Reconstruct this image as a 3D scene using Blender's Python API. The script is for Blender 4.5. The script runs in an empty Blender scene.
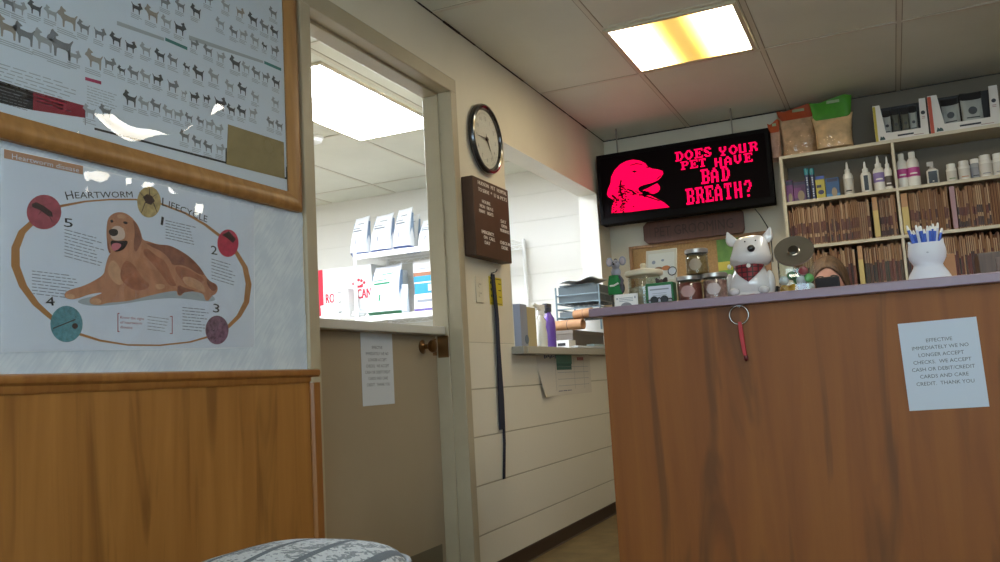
import bpy, math, random
from mathutils import Vector, Matrix
from mathutils.geometry import tessellate_polygon
random.seed(7)
sc = bpy.context.scene
COL = sc.collection
PI = math.pi

# ------------------------------------------------------------------ camera
F = 863.784
YAW, PITCH, ROLL = math.radians(-24.12686), math.radians(6.65074), math.radians(3.26767)
CAM = Vector((1.62, 0.0, 0.76))
_cy, _sy, _cp, _sp = math.cos(YAW), math.sin(YAW), math.cos(PITCH), math.sin(PITCH)
FWD = Vector((_sy*_cp, _cy*_cp, _sp)); _r = Vector((_cy, -_sy, 0)); _d = FWD.cross(_r)
RIGHT = math.cos(ROLL)*_r + math.sin(ROLL)*_d
DOWN = -math.sin(ROLL)*_r + math.cos(ROLL)*_d
cd = bpy.data.cameras.new('camera'); cam = bpy.data.objects.new('camera', cd); COL.objects.link(cam)
cd.sensor_width = 36; cd.lens = F/1000*36; cd.clip_start = .02
M3 = Matrix((RIGHT, -DOWN, -FWD)).transposed()
cam.matrix_world = Matrix.Translation(CAM) @ M3.to_4x4()
sc.camera = cam

def P(px, py, axis, val):
    """the point of the plane <axis> = val that the photograph shows at (px, py): used to measure the room"""
    d = RIGHT*(px-500)/F + DOWN*(py-281)/F + FWD
    i = 'xyz'.index(axis)
    return CAM + d*((val-CAM[i])/d[i])

# ------------------------------------------------------------------ materials
def lin(h):
    h = h.lstrip('#'); o = []
    for i in (0, 2, 4):
        c = int(h[i:i+2], 16)/255
        o.append(c/12.92 if c <= .04045 else ((c+.055)/1.055)**2.4)
    return (*o, 1)
MATS = {}
def mat(key, col, rough=.55, metal=0, var=0, scale=8, bump=0, bscale=60, coat=0, stretch=(1,1,1), col2=None, spec=.5, sss=0):
    if key in MATS: return MATS[key]
    m = bpy.data.materials.new(key); m.use_nodes = True; nt = m.node_tree; b = nt.nodes['Principled BSDF']
    c = lin(col); b.inputs['Base Color'].default_value = c
    b.inputs['Roughness'].default_value = rough; b.inputs['Metallic'].default_value = metal
    b.inputs['Specular IOR Level'].default_value = spec
    b.inputs['Coat Weight'].default_value = coat
    tc = nt.nodes.new('ShaderNodeTexCoord'); mp = nt.nodes.new('ShaderNodeMapping'); mp.inputs['Scale'].default_value = stretch
    nt.links.new(tc.outputs['Object'], mp.inputs[0])
    if var:
        n = nt.nodes.new('ShaderNodeTexNoise'); n.inputs['Scale'].default_value = scale; n.inputs['Detail'].default_value = 5
        nt.links.new(mp.outputs[0], n.inputs['Vector'])
        r = nt.nodes.new('ShaderNodeValToRGB')
        r.color_ramp.elements[0].position = .3; r.color_ramp.elements[1].position = .72
        c2 = lin(col2) if col2 else tuple(min(1, v*(1+var)) for v in c[:3])+(1,)
        c1 = c if col2 else tuple(v*(1-var) for v in c[:3])+(1,)
        r.color_ramp.elements[0].color = c1; r.color_ramp.elements[1].color = c2
        nt.links.new(n.outputs['Fac'], r.inputs[0]); nt.links.new(r.outputs[0], b.inputs['Base Color'])
    if bump:
        n2 = nt.nodes.new('ShaderNodeTexNoise'); n2.inputs['Scale'].default_value = bscale; n2.inputs['Detail'].default_value = 4
        nt.links.new(mp.outputs[0], n2.inputs['Vector'])
        bp = nt.nodes.new('ShaderNodeBump'); bp.inputs['Strength'].default_value = bump; bp.inputs['Distance'].default_value = .004
        nt.links.new(n2.outputs['Fac'], bp.inputs['Height']); nt.links.new(bp.outputs[0], b.inputs['Normal'])
    MATS[key] = m
    return m
def emit(key, col, strength):
    if key in MATS: return MATS[key]
    m = bpy.data.materials.new(key); m.use_nodes = True; nt = m.node_tree; b = nt.nodes['Principled BSDF']
    b.inputs['Base Color'].default_value = (0, 0, 0, 1); b.inputs['Specular IOR Level'].default_value = 0; b.inputs['Roughness'].default_value = 1
    b.inputs['Emission Color'].default_value = lin(col); b.inputs['Emission Strength'].default_value = strength
    MATS[key] = m; return m
def glass(key, tint='ffffff', gloss=.1, rough=.03, bump=0, bscale=6, base=0):
    """thin clear sheet: mostly see-through with a mirror coat that grows at grazing angles"""
    if key in MATS: return MATS[key]
    m = bpy.data.materials.new(key); m.use_nodes = True; nt = m.node_tree; N = nt.nodes; L = nt.links
    out = N['Material Output']; N.remove(N['Principled BSDF'])
    t = N.new('ShaderNodeBsdfTransparent'); t.inputs[0].default_value = lin(tint)
    g = N.new('ShaderNodeBsdfGlossy'); g.inputs['Roughness'].default_value = rough
    fr = N.new('ShaderNodeLayerWeight'); fr.inputs[0].default_value = .5
    pw = N.new('ShaderNodeMath'); pw.operation = 'POWER'; pw.inputs[1].default_value = 5; L.new(fr.outputs['Facing'], pw.inputs[0])
    mx = N.new('ShaderNodeMixShader'); mul = N.new('ShaderNodeMath'); mul.operation = 'MULTIPLY_ADD'
    mul.inputs[1].default_value = gloss*9.6; mul.inputs[2].default_value = base+gloss*.4; mul.use_clamp = True
    L.new(pw.outputs[0], mul.inputs[0]); L.new(mul.outputs[0], mx.inputs[0]); L.new(t.outputs[0], mx.inputs[1]); L.new(g.outputs[0], mx.inputs[2])
    L.new(mx.outputs[0], out.inputs[0])
    if bump:
        tc = N.new('ShaderNodeTexCoord'); n2 = N.new('ShaderNodeTexNoise'); n2.inputs['Scale'].default_value = bscale; n2.inputs['Detail'].default_value = 1
        L.new(tc.outputs['Object'], n2.inputs['Vector'])
        bp = N.new('ShaderNodeBump'); bp.inputs['Strength'].default_value = 1; bp.inputs['Distance'].default_value = bump
        L.new(n2.outputs['Fac'], bp.inputs['Height']); L.new(bp.outputs[0], g.inputs['Normal'])
    MATS[key] = m; return m
def wood(key, c1, c2, dark, scale=1.0, rough=.35, figure=True):
    """veneer with vertical grain and darker flame figures"""
    if key in MATS: return MATS[key]
    m = bpy.data.materials.new(key); m.use_nodes = True; nt = m.node_tree; N = nt.nodes; L = nt.links
    b = N['Principled BSDF']; b.inputs['Roughness'].default_value = rough
    tc = N.new('ShaderNodeTexCoord')
    mp = N.new('ShaderNodeMapping'); mp.inputs['Scale'].default_value = (14*scale, 14*scale, .9*scale); L.new(tc.outputs['Object'], mp.inputs[0])
    n = N.new('ShaderNodeTexNoise'); n.inputs['Scale'].default_value = 1.6; n.inputs['Detail'].default_value = 6; n.inputs['Distortion'].default_value = .6
    L.new(mp.outputs[0], n.inputs['Vector'])
    r = N.new('ShaderNodeValToRGB'); r.color_ramp.elements[0].position = .28; r.color_ramp.elements[1].position = .7
    r.color_ramp.elements[0].color = lin(c1); r.color_ramp.elements[1].color = lin(c2); L.new(n.outputs['Fac'], r.inputs[0])
    last = r.outputs[0]
    if figure:
        mp2 = N.new('ShaderNodeMapping'); mp2.inputs['Scale'].default_value = (5*scale, 5*scale, .55*scale); L.new(tc.outputs['Object'], mp2.inputs[0])
        n2 = N.new('ShaderNodeTexNoise'); n2.inputs['Scale'].default_value = 2.4; n2.inputs['Detail'].default_value = 3; n2.inputs['Distortion'].default_value = 1.2
        L.new(mp2.outputs[0], n2.inputs['Vector'])
        r2 = N.new('ShaderNodeValToRGB'); r2.color_ramp.elements[0].position = .56; r2.color_ramp.elements[1].position = .70
        r2.color_ramp.elements[0].color = (0,0,0,1); r2.color_ramp.elements[1].color = (.6,.6,.6,1); L.new(n2.outputs['Fac'], r2.inputs[0])
        mx = N.new('ShaderNodeMixRGB'); L.new(r2.outputs[0], mx.inputs[0]); L.new(last, mx.inputs[1]); mx.inputs[2].default_value = lin(dark)
        last = mx.outputs[0]
    L.new(last, b.inputs['Base Color'])
    MATS[key] = m; return m

# ------------------------------------------------------------------ mesh builder
class MB:
    def __init__(s): s.v = []; s.f = []; s.m = []
    def add(s, vs, fs, mi=0):
        k = len(s.v); s.v += [Vector(v) for v in vs]
        for f in fs: s.f.append([i+k for i in f]); s.m.append(mi)
        return s
    def box(s, x0, x1, y0, y1, z0, z1, mi=0):
        vs = [(x, y, z) for x in (x0, x1) for y in (y0, y1) for z in (z0, z1)]
        return s.add(vs, [(0,1,3,2),(4,6,7,5),(0,4,5,1),(2,3,7,6),(0,2,6,4),(1,5,7,3)], mi)
    def obox(s, c, ax, ay, az, mi=0):
        c, ax, ay, az = map(Vector, (c, ax, ay, az))
        vs = [c+i*ax+j*ay+k*az for i in (-1,1) for j in (-1,1) for k in (-1,1)]
        return s.add(vs, [(0,1,3,2),(4,6,7,5),(0,4,5,1),(2,3,7,6),(0,2,6,4),(1,5,7,3)], mi)
    def loft(s, rings, mi=0, cap0=True, cap1=True, closed=True):
        n = len(rings[0]); vs = [p for r in rings for p in r]; fs = []
        for a in range(len(rings)-1):
            for i in range(n if closed else n-1):
                j = (i+1) % n
                fs.append((a*n+i, a*n+j, (a+1)*n+j, (a+1)*n+i))
        if cap0: fs.append(tuple(reversed(range(n))))
        if cap1: fs.append(tuple(range((len(rings)-1)*n, len(rings)*n)))
        return s.add(vs, fs, mi)
    def lathe(s, prof, c=(0,0,0), mi=0, seg=24, sx=1, sy=1, power=2, cap=True):
        rings = []
        for r, z in prof:
            ring = []
            for i in range(seg):
                a = 2*PI*i/seg; ca, sa = math.cos(a), math.sin(a)
                if power != 2:
                    ca = math.copysign(abs(ca)**(2/power), ca); sa = math.copysign(abs(sa)**(2/power), sa)
                ring.append((c[0]+r*sx*ca, c[1]+r*sy*sa, c[2]+z))
            rings.append(ring)
        return s.loft(rings, mi, cap, cap)
    def ell(s, c, rad, mi=0, seg=16, rings=10):
        pr = []
        for k in range(rings+1):
            a = -PI/2+PI*k/rings; pr.append((max(1e-4, math.cos(a)), math.sin(a)*rad[2]))
        return s.lathe([(r, z) for r, z in pr], c, mi, seg, rad[0], rad[1])
    def tube(s, pts, r, mi=0, seg=8, closed=False, radii=None):
        pts = [Vector(p) for p in pts]; n = len(pts); rings = []; up = None
        for i, p in enumerate(pts):
            if closed: t = pts[(i+1) % n]-pts[i-1]
            else: t = pts[min(i+1, n-1)]-pts[max(i-1, 0)]
            t.normalize()
            if up is None: up = t.orthogonal().normalized()
            up = (up-t*up.dot(t)).normalized(); b = t.cross(up)
            rr = radii[i] if radii else r
            rings.append([p+rr*(math.cos(2*PI*k/seg)*up+math.sin(2*PI*k/seg)*b) for k in range(seg)])
        if closed: rings.append(rings[0])
        return s.loft(rings, mi, not closed, not closed)
    def poly(s, pts, mi=0):
        """a flat outline, triangulated"""
        pts = [Vector(p) for p in pts]
        return s.add(pts, [tuple(t) for t in tessellate_polygon([pts])], mi)
    def prism(s, pts, off, mi=0, mi_side=None):
        pts = [Vector(p) for p in pts]; off = Vector(off); n = len(pts)
        tr = [tuple(t) for t in tessellate_polygon([pts])]
        s.add(pts, tr, mi); s.add([p+off for p in pts], [tuple(reversed(t)) for t in tr], mi)
        return s.add(pts+[p+off for p in pts], [(i, (i+1) % n, n+(i+1) % n, n+i) for i in range(n)], mi if mi_side is None else mi_side)
    def map(s, fn, start=0):
        for i in range(start, len(s.v)): s.v[i] = Vector(fn(s.v[i]))
        return s
    def build(s, name, mats, parent=None, loc=(0,0,0), smooth=0, bevel=0, seg=2, sub=0, rot=None):
        if not isinstance(mats, (list, tuple)): mats = [mats]
        me = bpy.data.meshes.new(name); me.from_pydata(s.v, [], s.f)
        for m in mats: me.materials.append(m)
        me.polygons.foreach_set('material_index', s.m)
        import bmesh
        bm = bmesh.new(); bm.from_mesh(me); bmesh.ops.remove_doubles(bm, verts=bm.verts, dist=1e-6)
        bmesh.ops.recalc_face_normals(bm, faces=bm.faces); bm.to_mesh(me); bm.free()
        if smooth:
            me.shade_smooth(); me.set_sharp_from_angle(angle=math.radians(smooth))
        o = bpy.data.objects.new(name, me); COL.objects.link(o); o.location = loc
        if rot: o.rotation_euler = rot
        if parent: o.parent = parent
        if bevel:
            b = o.modifiers.new('bevel', 'BEVEL'); b.width = bevel; b.segments = seg; b.limit_method = 'ANGLE'; b.angle_limit = math.radians(40)
            if not smooth: me.shade_smooth(); me.set_sharp_from_angle(angle=math.radians(35))
        if sub:
            b = o.modifiers.new('sub', 'SUBSURF'); b.levels = sub; b.render_levels = sub
            me.shade_smooth()
        return o
def tag(o, label, cat, group=None, kind=None):
    o['label'] = label; o['category'] = cat
    if group: o['group'] = group
    if kind: o['kind'] = kind
    return o
def thing(name, label, cat, loc=(0,0,0), group=None, rz=0):
    o = bpy.data.objects.new(name, None); o.empty_display_size = .05; COL.objects.link(o); o.location = loc; o.rotation_euler = (0,0,rz)
    return tag(o, label, cat, group)
def struct(name, mb, mats, parent=None, label=None, **k):
    o = mb.build(name, mats, parent, **k)
    if not parent: o['kind'] = 'structure'
    if label: o['label'] = label
    return o
_gl = {}
def glyphs(s, shear=0):
    """flat outlines of a line of lettering, cap height 1, starting at x = 0: (verts, faces, width)"""
    if s in _gl: return _gl[s]
    c = bpy.data.curves.new('t', 'FONT'); c.body = s; c.resolution_u = 2; c.size = 1.0
    o = bpy.data.objects.new('t', c)
    me = bpy.data.meshes.new_from_object(o)
    vs = [(v.co.x/.69, v.co.y/.69) for v in me.vertices]; fs = [tuple(p.vertices) for p in me.polygons]
    x0 = min((v[0] for v in vs), default=0); w = max((v[0] for v in vs), default=0)-x0
    vs = [(x-x0, y) for x, y in vs]
    bpy.data.objects.remove(o); bpy.data.curves.remove(c); bpy.data.meshes.remove(me)
    _gl[s] = (vs, fs, w); return _gl[s]
def lettering(mb, s, org, u, v, h, mi, width=None, align='c', bold=0):
    """text on the plane spanned by unit vectors u, v; org = baseline start/centre; h = cap height"""
    vs, fs, w = glyphs(s)
    if not vs: return
    org, u, v = Vector(org), Vector(u), Vector(v)
    kx = (width/w) if width else h
    off = -w*kx/2 if align == 'c' else 0
    n = u.cross(v)
    for k in range(2 if bold else 1):
        mb.add([org+u*(off+x*kx+k*bold)+v*(y*h)+n*(k*1e-4) for x, y in vs], fs, mi)

# common materials
white_paint = mat('white_paint', 'e9e6da', .5, var=.03)
cream = mat('cream_paint', 'd7cfbc', .55, var=.04, scale=3, bump=.05, bscale=120)
steel = mat('steel', 'b9bcbd', .25, 1)
chrome = mat('chrome', 'd8d8d8', .12, 1)
black = mat('black_plastic', '131315', .35)
soft_black = mat('soft_black', '1a1a1c', .7)
white = mat('white_plastic', 'ecebe6', .35)
paper = mat('paper', 'e4e6e8', .7)
ink = mat('ink', '26272b', .7)
grey_ink = mat('grey_ink', '8f949b', .7)
brass = mat('aged_brass', '7b5a38', .3, .9)

# ------------------------------------------------------------------ the room
FLOOR, CEIL = -.065, 2.312
YB = 5.43          # back wall
m_floor = mat('floor_vinyl', '665536', .5, var=.25, scale=9, col2='85724c')
struct('floor', MB().box(-3.4, 4.7, -2.4, 6.1, FLOOR-.1, FLOOR), m_floor)

def tile_material():
    m = mat('ceiling_tile', 'd8d8ca', .5, var=.05, scale=2.5, bump=.25, bscale=220)
    return m
struct('ceiling', MB().box(-3.4, 4.7, -2.4, 6.1, CEIL, CEIL+.1), tile_material())
# tee bars of the suspended ceiling
m_tee = mat('tee_bar', 'd2cdbd', .45); m_seam = mat('tile_seam', '9d9480', .8)
tb = MB(); GX = [-3.09+.614*k for k in range(13)]
gx = [.567+.6135*k for k in range(-6, 7)]; gy = [4.30-1.227*k for k in range(-1, 6)]
for x in gx:
    if -3.2 < x < 4.6:
        for a, b in ((-2.4, YB),) if x > 0 else ((1.2, 5.86),):
            tb.box(x-.0105, x+.0105, a, b, CEIL-.003, CEIL+.001); 
            for s in (-1, 1): tb.box(x+s*.0125-.002, x+s*.0125+.002, a, b, CEIL-.0008, CEIL+.001, 1)
for y in gy:
    for x0, x1, lim in ((.01, 4.6, YB), (-3.2, -.16, 5.86)):
        if y < lim and (x0 > 0 or y > 1.2):
            tb.box(x0, x1, y-.0105, y+.0105, CEIL-.0028, CEIL+.001)
            for s in (-1, 1): tb.box(x0, x1, y+s*.0125-.0018, y+s*.0125+.0018, CEIL-.0006, CEIL+.001, 1)
# short tees beside the two square lamps
tb.box(.567, 1.18, 3.612, 3.634, CEIL-.0028, CEIL+.001)
tb.box(1.794, 2.407, 3.675, 3.696, CEIL-.0028, CEIL+.001)
struct('trim_1', tb, [m_tee, m_seam], label='suspended ceiling tee bars')
# dark gap along the wall under the tiles
gp = MB()
random.seed(3)
yy = -2.4
while yy < YB:
    L_ = random.uniform(.05, .16); w = random.choice((.003, .004, .005, .007))
    gp.box(0, w, yy, min(yy+L_, YB), CEIL-w*.9, CEIL+.001); yy += L_
gp.box(0, 4.6, YB-.006, YB, CEIL-.007, CEIL+.001)
struct('trim_2', gp, mat('dirt_gap', '2c2620', .9), label='dark gap between ceiling tiles and wall')

def block_material(key, c, c_m):
    m = bpy.data.materials.new(key); m.use_nodes = True; nt = m.node_tree; N = nt.nodes; L = nt.links; b = N['Principled BSDF']
    b.inputs['Roughness'].default_value = .38
    tc = N.new('ShaderNodeTexCoord'); sp = N.new('ShaderNodeSeparateXYZ'); cb = N.new('ShaderNodeCombineXYZ'); L.new(tc.outputs['Object'], sp.inputs[0])
    ad = N.new('ShaderNodeMath'); ad.operation = 'ADD'; L.new(sp.outputs[0], ad.inputs[0]); L.new(sp.outputs[1], ad.inputs[1])
    a2 = N.new('ShaderNodeMath'); a2.operation = 'ADD'; a2.inputs[1].default_value = .065+.0; L.new(sp.outputs[2], a2.inputs[0])
    L.new(ad.outputs[0], cb.inputs[0]); L.new(a2.outputs[0], cb.inputs[1])
    br = N.new('ShaderNodeTexBrick'); br.offset = 0; br.inputs['Scale'].default_value = 1; br.inputs['Brick Width'].default_value = 40; br.inputs['Row Height'].default_value = .2
    br.inputs['Mortar Size'].default_value = .0035; br.inputs['Mortar Smooth'].default_value = .4
    br.inputs['Color1'].default_value = lin(c); br.inputs['Color2'].default_value = lin(c); br.inputs['Mortar'].default_value = lin(c_m)
    L.new(cb.outputs[0], br.inputs['Vector']); L.new(br.outputs['Color'], b.inputs['Base Color'])
    n = N.new('ShaderNodeTexNoise'); n.inputs['Scale'].default_value = 70; L.new(tc.outputs['Object'], n.inputs['Vector'])
    b1 = N.new('ShaderNodeBump'); b1.inputs['Strength'].default_value = .7; b1.inputs['Distance'].default_value = .004; b1.invert = True
    L.new(br.outputs['Fac'], b1.inputs['Height'])
    b2 = N.new('ShaderNodeBump'); b2.inputs['Strength'].default_value = .12; b2.inputs['Distance'].default_value = .003
    L.new(n.outputs['Fac'], b2.inputs['Height']); L.new(b1.outputs[0], b2.inputs['Normal']); L.new(b2.outputs[0], b.inputs['Normal'])
    MATS[key] = m; return m
m_block = block_material('painted_block', 'dad4c4', 'aca592')
m_stock = block_material('stockroom_block', 'dfdcd3', 'dad7cd')
WT = .118   # wall thickness
DY0, DY1, DZ = 2.205, 3.185, 2.005      # door opening
HY0, HY1, HZ0, HZ1 = 3.74, 5.19, .92, 1.915   # hatch opening
w = MB()
for y0, y1, z0, z1 in ((-2.4, DY0, FLOOR, CEIL), (DY0, DY1, DZ, CEIL), (DY1, HY0, .935, CEIL), (DY1, HY0, FLOOR, .935),
                       (HY0, HY1, FLOOR, HZ0-.04), (HY0, HY1, HZ1, CEIL), (HY1, YB, .935, CEIL), (HY1, YB, FLOOR, .935)):
    w.box(-WT, 0, y0, y1, z0, z1, 1 if z1 <= .936 else 0)
struct('wall_left', w, [cream, m_block])
struct('wall_back', MB().box(-WT, 4.7, YB, YB+.15, FLOOR, CEIL), mat('back_wall_paint', 'cfc6b0', .5, var=.04, scale=3))
struct('wall_right', MB().box(4.6, 4.7, -2.4, YB, FLOOR, CEIL), cream)
# rear wall with the daylight window behind the camera
WX0, WX1, WZ0, WZ1 = .7, 3.5, .75, 2.1
w = MB()
w.box(0, WX0, -2.4, -2.28, FLOOR, CEIL); w.box(WX1, 4.6, -2.4, -2.28, FLOOR, CEIL)
w.box(WX0, WX1, -2.4, -2.28, FLOOR, WZ0); w.box(WX0, WX1, -2.4, -2.28, WZ1, CEIL)
struct('wall_rear', w, cream)
wf = MB()
for x in (WX0, 2.08, WX1-.04): wf.box(x, x+.04, -2.37, -2.31, WZ0, WZ1)
wf.box(WX0, WX1, -2.37, -2.31, WZ0, WZ0+.04); wf.box(WX0, WX1, -2.37, -2.31, WZ1-.04, WZ1)
win = struct('window_1', wf, white_paint)
MB().box(WX0+.03, WX1-.03, -2.343, -2.337, WZ0+.03, WZ1-.03).build('window_pane', glass('window_glass', 'ffffff', .05), win)
# stockroom behind the wall
struct('wall_stockroom_back', MB().box(-3.4, -WT, 5.88, 6.0, FLOOR, CEIL), m_stock)
struct('wall_stockroom_left', MB().box(-3.4, -3.3, 1.1, 5.88, FLOOR, CEIL), m_stock)
struct('wall_stockroom_front', MB().box(-3.3, -WT, 1.1, 1.2, FLOOR, CEIL), m_stock)
# end wall of the stockroom between the hatch and the back wall return
struct('wall_stockroom_right', MB().box(-WT, 0, YB+.15, 5.88, FLOOR, CEIL), m_stock)

# wallpaper, wainscot, baseboards
def wallpaper():
    m = mat('wallpaper', 'bccad8', .6); nt = m.node_tree; N = nt.nodes; L = nt.links; b = N['Principled BSDF']
    tc = N.new('ShaderNodeTexCoord'); mp = N.new('ShaderNodeMapping'); mp.inputs['Scale'].default_value = (1, 150, 16)
    rt = N.new('ShaderNodeVectorRotate'); rt.rotation_type = 'X_AXIS'; rt.inputs['Angle'].default_value = math.radians(40); L.new(tc.outputs['Object'], rt.inputs['Vector'])
    L.new(rt.outputs[0], mp.inputs[0]); n = N.new('ShaderNodeTexNoise'); n.inputs['Scale'].default_value = 1; n.inputs['Detail'].default_value = 3; L.new(mp.outputs[0], n.inputs['Vector'])
    n3 = N.new('ShaderNodeTexNoise'); n3.inputs['Scale'].default_value = 14; L.new(tc.outputs['Object'], n3.inputs['Vector'])
    ad = N.new('ShaderNodeMath'); ad.operation = 'MULTIPLY'; L.new(n.outputs[0], ad.inputs[0]); L.new(n3.outputs[0], ad.inputs[1])
    r = N.new('ShaderNodeValToRGB'); r.color_ramp.elements[0].position = .16; r.color_ramp.elements[1].position = .36
    r.color_ramp.elements[0].color = lin('b9c7d6'); r.color_ramp.elements[1].color = lin('ccd8e2'); L.new(ad.outputs[0], r.inputs[0]); L.new(r.outputs[0], b.inputs['Base Color'])
    return m
random.seed(5)
pts = [(.0015, -2.28, .82), (.0015, 2.18, .82)]
z = .82
while z < CEIL-.03:
    z += random.uniform(.02, .07); pts.append((.0015, 2.150+random.uniform(-.006, .004), min(z, CEIL)))
pts.append((.0015, -2.28, CEIL))
struct('trim_3', MB().prism(pts, (-.0015, 0, 0)), wallpaper(), label='pale blue-grey wallpaper above the wainscot')
m_wain = wood('wainscot_veneer', '8f5f2c', 'a5743a', '64401c', 1.0, .4)
m_wtrim = wood('wainscot_trim', '845428', '9a6a36', '5a3210', 1.5, .35, False)
struct('trim_4', MB().box(0, .007, -2.28, 2.15, FLOOR, .81), m_wain, label='brown veneer wainscot panel')
cp = MB()
prof = [(0, .79), (.010, .79), (.013, .796), (.013, .806), (.019, .812), (.021, .82), (.019, .828), (.012, .831), (0, .831)]
cp.prism([(x, -2.28, z) for x, z in prof], (0, 4.47, 0))
prof = [(2.150, 0), (2.150, .012), (2.156, .02), (2.184, .022), (2.190, .0165), (2.190, 0)]
cp.prism([(x, y, FLOOR) for y, x in prof], (0, 0, .79-FLOOR))
struct('trim_5', cp, m_wtrim, label='wainscot cap and end moulding', smooth=30)
m_base = mat('baseboard_rubber', '33231a', .45)
bb = MB(); prof = [(0, 0), (.013, 0), (.006, .006), (.005, .064), (.003, .068), (0, .068)]
for y0, y1 in ((3.245, YB),): bb.prism([(x, y0, FLOOR+z) for x, z in prof], (0, y1-y0, 0))
struct('baseboard_left', bb, m_base)
struct('baseboard_back', MB().prism([(0.014, YB-x, FLOOR+z) for x, z in prof], (1.08, 0, 0)), m_base)

# door frame (hollow steel profile) and dutch door
m_frame = mat('frame_paint', 'a99d84', .4, var=.04)
fr = MB()
def jamb(mb, ye, s):    # s=+1: opening lies towards -y of the jamb
    for (a, b, c, d) in ((0.0, .055, -.120, .014), (-.012, .0, -.120, -.0465),):
        mb.box(c, d, *(sorted((ye+s*a, ye+s*b))), FLOOR, DZ)
jamb(fr, DY1-.002, 1); jamb(fr, DY0+.002, -1)
fr.box(-.120, .014, DY0-.053, DY1+.053, DZ-.003, DZ+.060); fr.box(-.119, -.0465, DY0, DY1, DZ-.014, DZ-.002)
# remove overlap with wall: the profile stands proud of it
struct('trim_6', fr, m_frame, label='beige painted door frame', bevel=.004)
d1 = bpy.data.objects.new('door_1', None); COL.objects.link(d1); d1['kind'] = 'structure'; d1['label'] = 'lower leaf of a beige dutch door with a shelf on top'
DX = -.105
m_door = mat('door_paint', '9a8b74', .4, var=.06, scale=2)
MB().box(DX-.04, DX, DY0+.006, DY1-.018, FLOOR+.01, .965).build('leaf', m_door, d1, bevel=.002)
MB().box(DX-.14, DX+.045, DY0+.002, DY1-.016, .966, 1.0).build('shelf', mat('shelf_laminate', 'c3c1ba', .4), d1, bevel=.004)
MB().box(DX, DX+.0015, DY0+.06, DY1-.05, FLOOR+.03, .128).build('kick_plate', mat('kick_plate', '6d6451', .4, .3), d1)
kn = MB(); kp = P(433, 346, 'x', DX+.05); ky, kz = kp.y, kp.z
kn.lathe([(.001, 0), (.027, 0), (.029, .004), (.016, .009), (.010, .014), (.010, .03), (.022, .038), (.027, .048), (.025, .058), (.014, .063), (.001, .064)], seg=24)
kn.map(lambda v: (DX+v.z, ky+v.x, kz+v.y)); kn.build('knob', brass, d1, smooth=40)
MB().box(DX-.012, DX+.0012, DY1-.05, DY1-.0175, kz-.035, kz+.035).build('latch_plate', brass, d1, bevel=.0005)
st = MB().box(-.06, -.0465, DY1-.013, DY1-.0118, kz-.04, kz+.04)
st.box(-.1, -.05, DY1-.0142, DY1-.0125, kz-.045, kz+.045); st.build('strike_plate', brass, d1)

# hatch: painted lining of the opening and the ledge
ln = MB()
m_lin = mat('hatch_lining', 'e0dcd0', .45, var=.03)
ln.box(-WT-.002, .002, HY0, HY0+.004, HZ0, HZ1); ln.box(-WT-.002, .002, HY1-.004, HY1, HZ0, HZ1); ln.box(-WT-.002, .002, HY0, HY1, HZ1-.004, HZ1)
struct('trim_7', ln, m_lin, label='painted lining of the hatch opening')
hl = thing('hatch_ledge', 'pale grey laminate ledge in the hatch opening beyond the door', 'ledge', (0, HY0, HZ0))
MB().box(-.55, .065, .006, HY1-HY0-.006, -.036, 0).build('ledge_top', mat('ledge_laminate', 'a7a599', .35, var=.03), hl, bevel=.003)
MB().box(.002, .062, -.04, .005, -.036, 0).build('ledge_end', mat('ledge_end', '97958a', .4), hl, bevel=.002)
for yy in (.15, 1.25):
    MB().prism([(-.145, yy, -.036), (-.5, yy, -.036), (-.145, yy, -.34)], (0, .02, 0)).build('bracket', white_paint, hl)

# ------------------------------------------------------------------ lamps
def lamp_material(key, c_hot, c_mid, hot, mid, axis, half):
    """diffuser lit from inside by tubes at both ends"""
    m = bpy.data.materials.new(key); m.use_nodes = True; nt = m.node_tree; N = nt.nodes; L = nt.links; b = N['Principled BSDF']
    b.inputs['Base Color'].default_value = (.6, .6, .6, 1); b.inputs['Roughness'].default_value = .4
    tc = N.new('ShaderNodeTexCoord'); sp = N.new('ShaderNodeSeparateXYZ'); L.new(tc.outputs['Object'], sp.inputs[0])
    ab = N.new('ShaderNodeMath'); ab.operation = 'ABSOLUTE'; L.new(sp.outputs[axis], ab.inputs[0])
    mr = N.new('ShaderNodeMapRange'); mr.interpolation_type = 'SMOOTHSTEP'; mr.inputs['From Min'].default_value = half*.05; mr.inputs['From Max'].default_value = half*1.0
    L.new(ab.outputs[0], mr.inputs['Value'])
    mx = N.new('ShaderNodeMixRGB'); L.new(mr.outputs[0], mx.inputs[0]); mx.inputs[1].default_value = lin(c_mid); mx.inputs[2].default_value = lin(c_hot)
    ms = N.new('ShaderNodeMapRange'); ms.inputs['To Min'].default_value = mid; ms.inputs['To Max'].default_value = hot; L.new(mr.outputs[0], ms.inputs['Value'])
    L.new(mx.outputs[0], b.inputs['Emission Color']); L.new(ms.outputs[0], b.inputs['Emission Strength'])
    MATS[key] = m; return m
m_lampframe = mat('lamp_frame', 'c9c0a8', .4)
def ceiling_lamp(x0, x1, y0, y1, m, label, group=None):
    cx, cy = (x0+x1)/2, (y0+y1)/2; a, b = (x1-x0)/2, (y1-y0)/2
    t = thing('ceiling_light', label, 'light', (cx, cy, CEIL-.012), group)
    f = MB(); w = .022
    f.box(-a, a, -b, -b+w, 0, .011); f.box(-a, a, b-w, b, 0, .011); f.box(-a, -a+w, -b+w, b-w, 0, .011); f.box(a-w, a, -b+w, b-w, 0, .011)
    f.build('lamp_frame', m_lampframe, t, bevel=.002)
    MB().box(-a+w, a-w, -b+w, b-w, .003, .009).build('diffuser', m, t)
L_MAIN, L_STOCK = 15.0, 32.0
m_lamp = lamp_material('lamp_diffuser_warm', 'fff5dc', 'ffd24e', L_MAIN*1.12, L_MAIN*.04, 0, .28)
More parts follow.
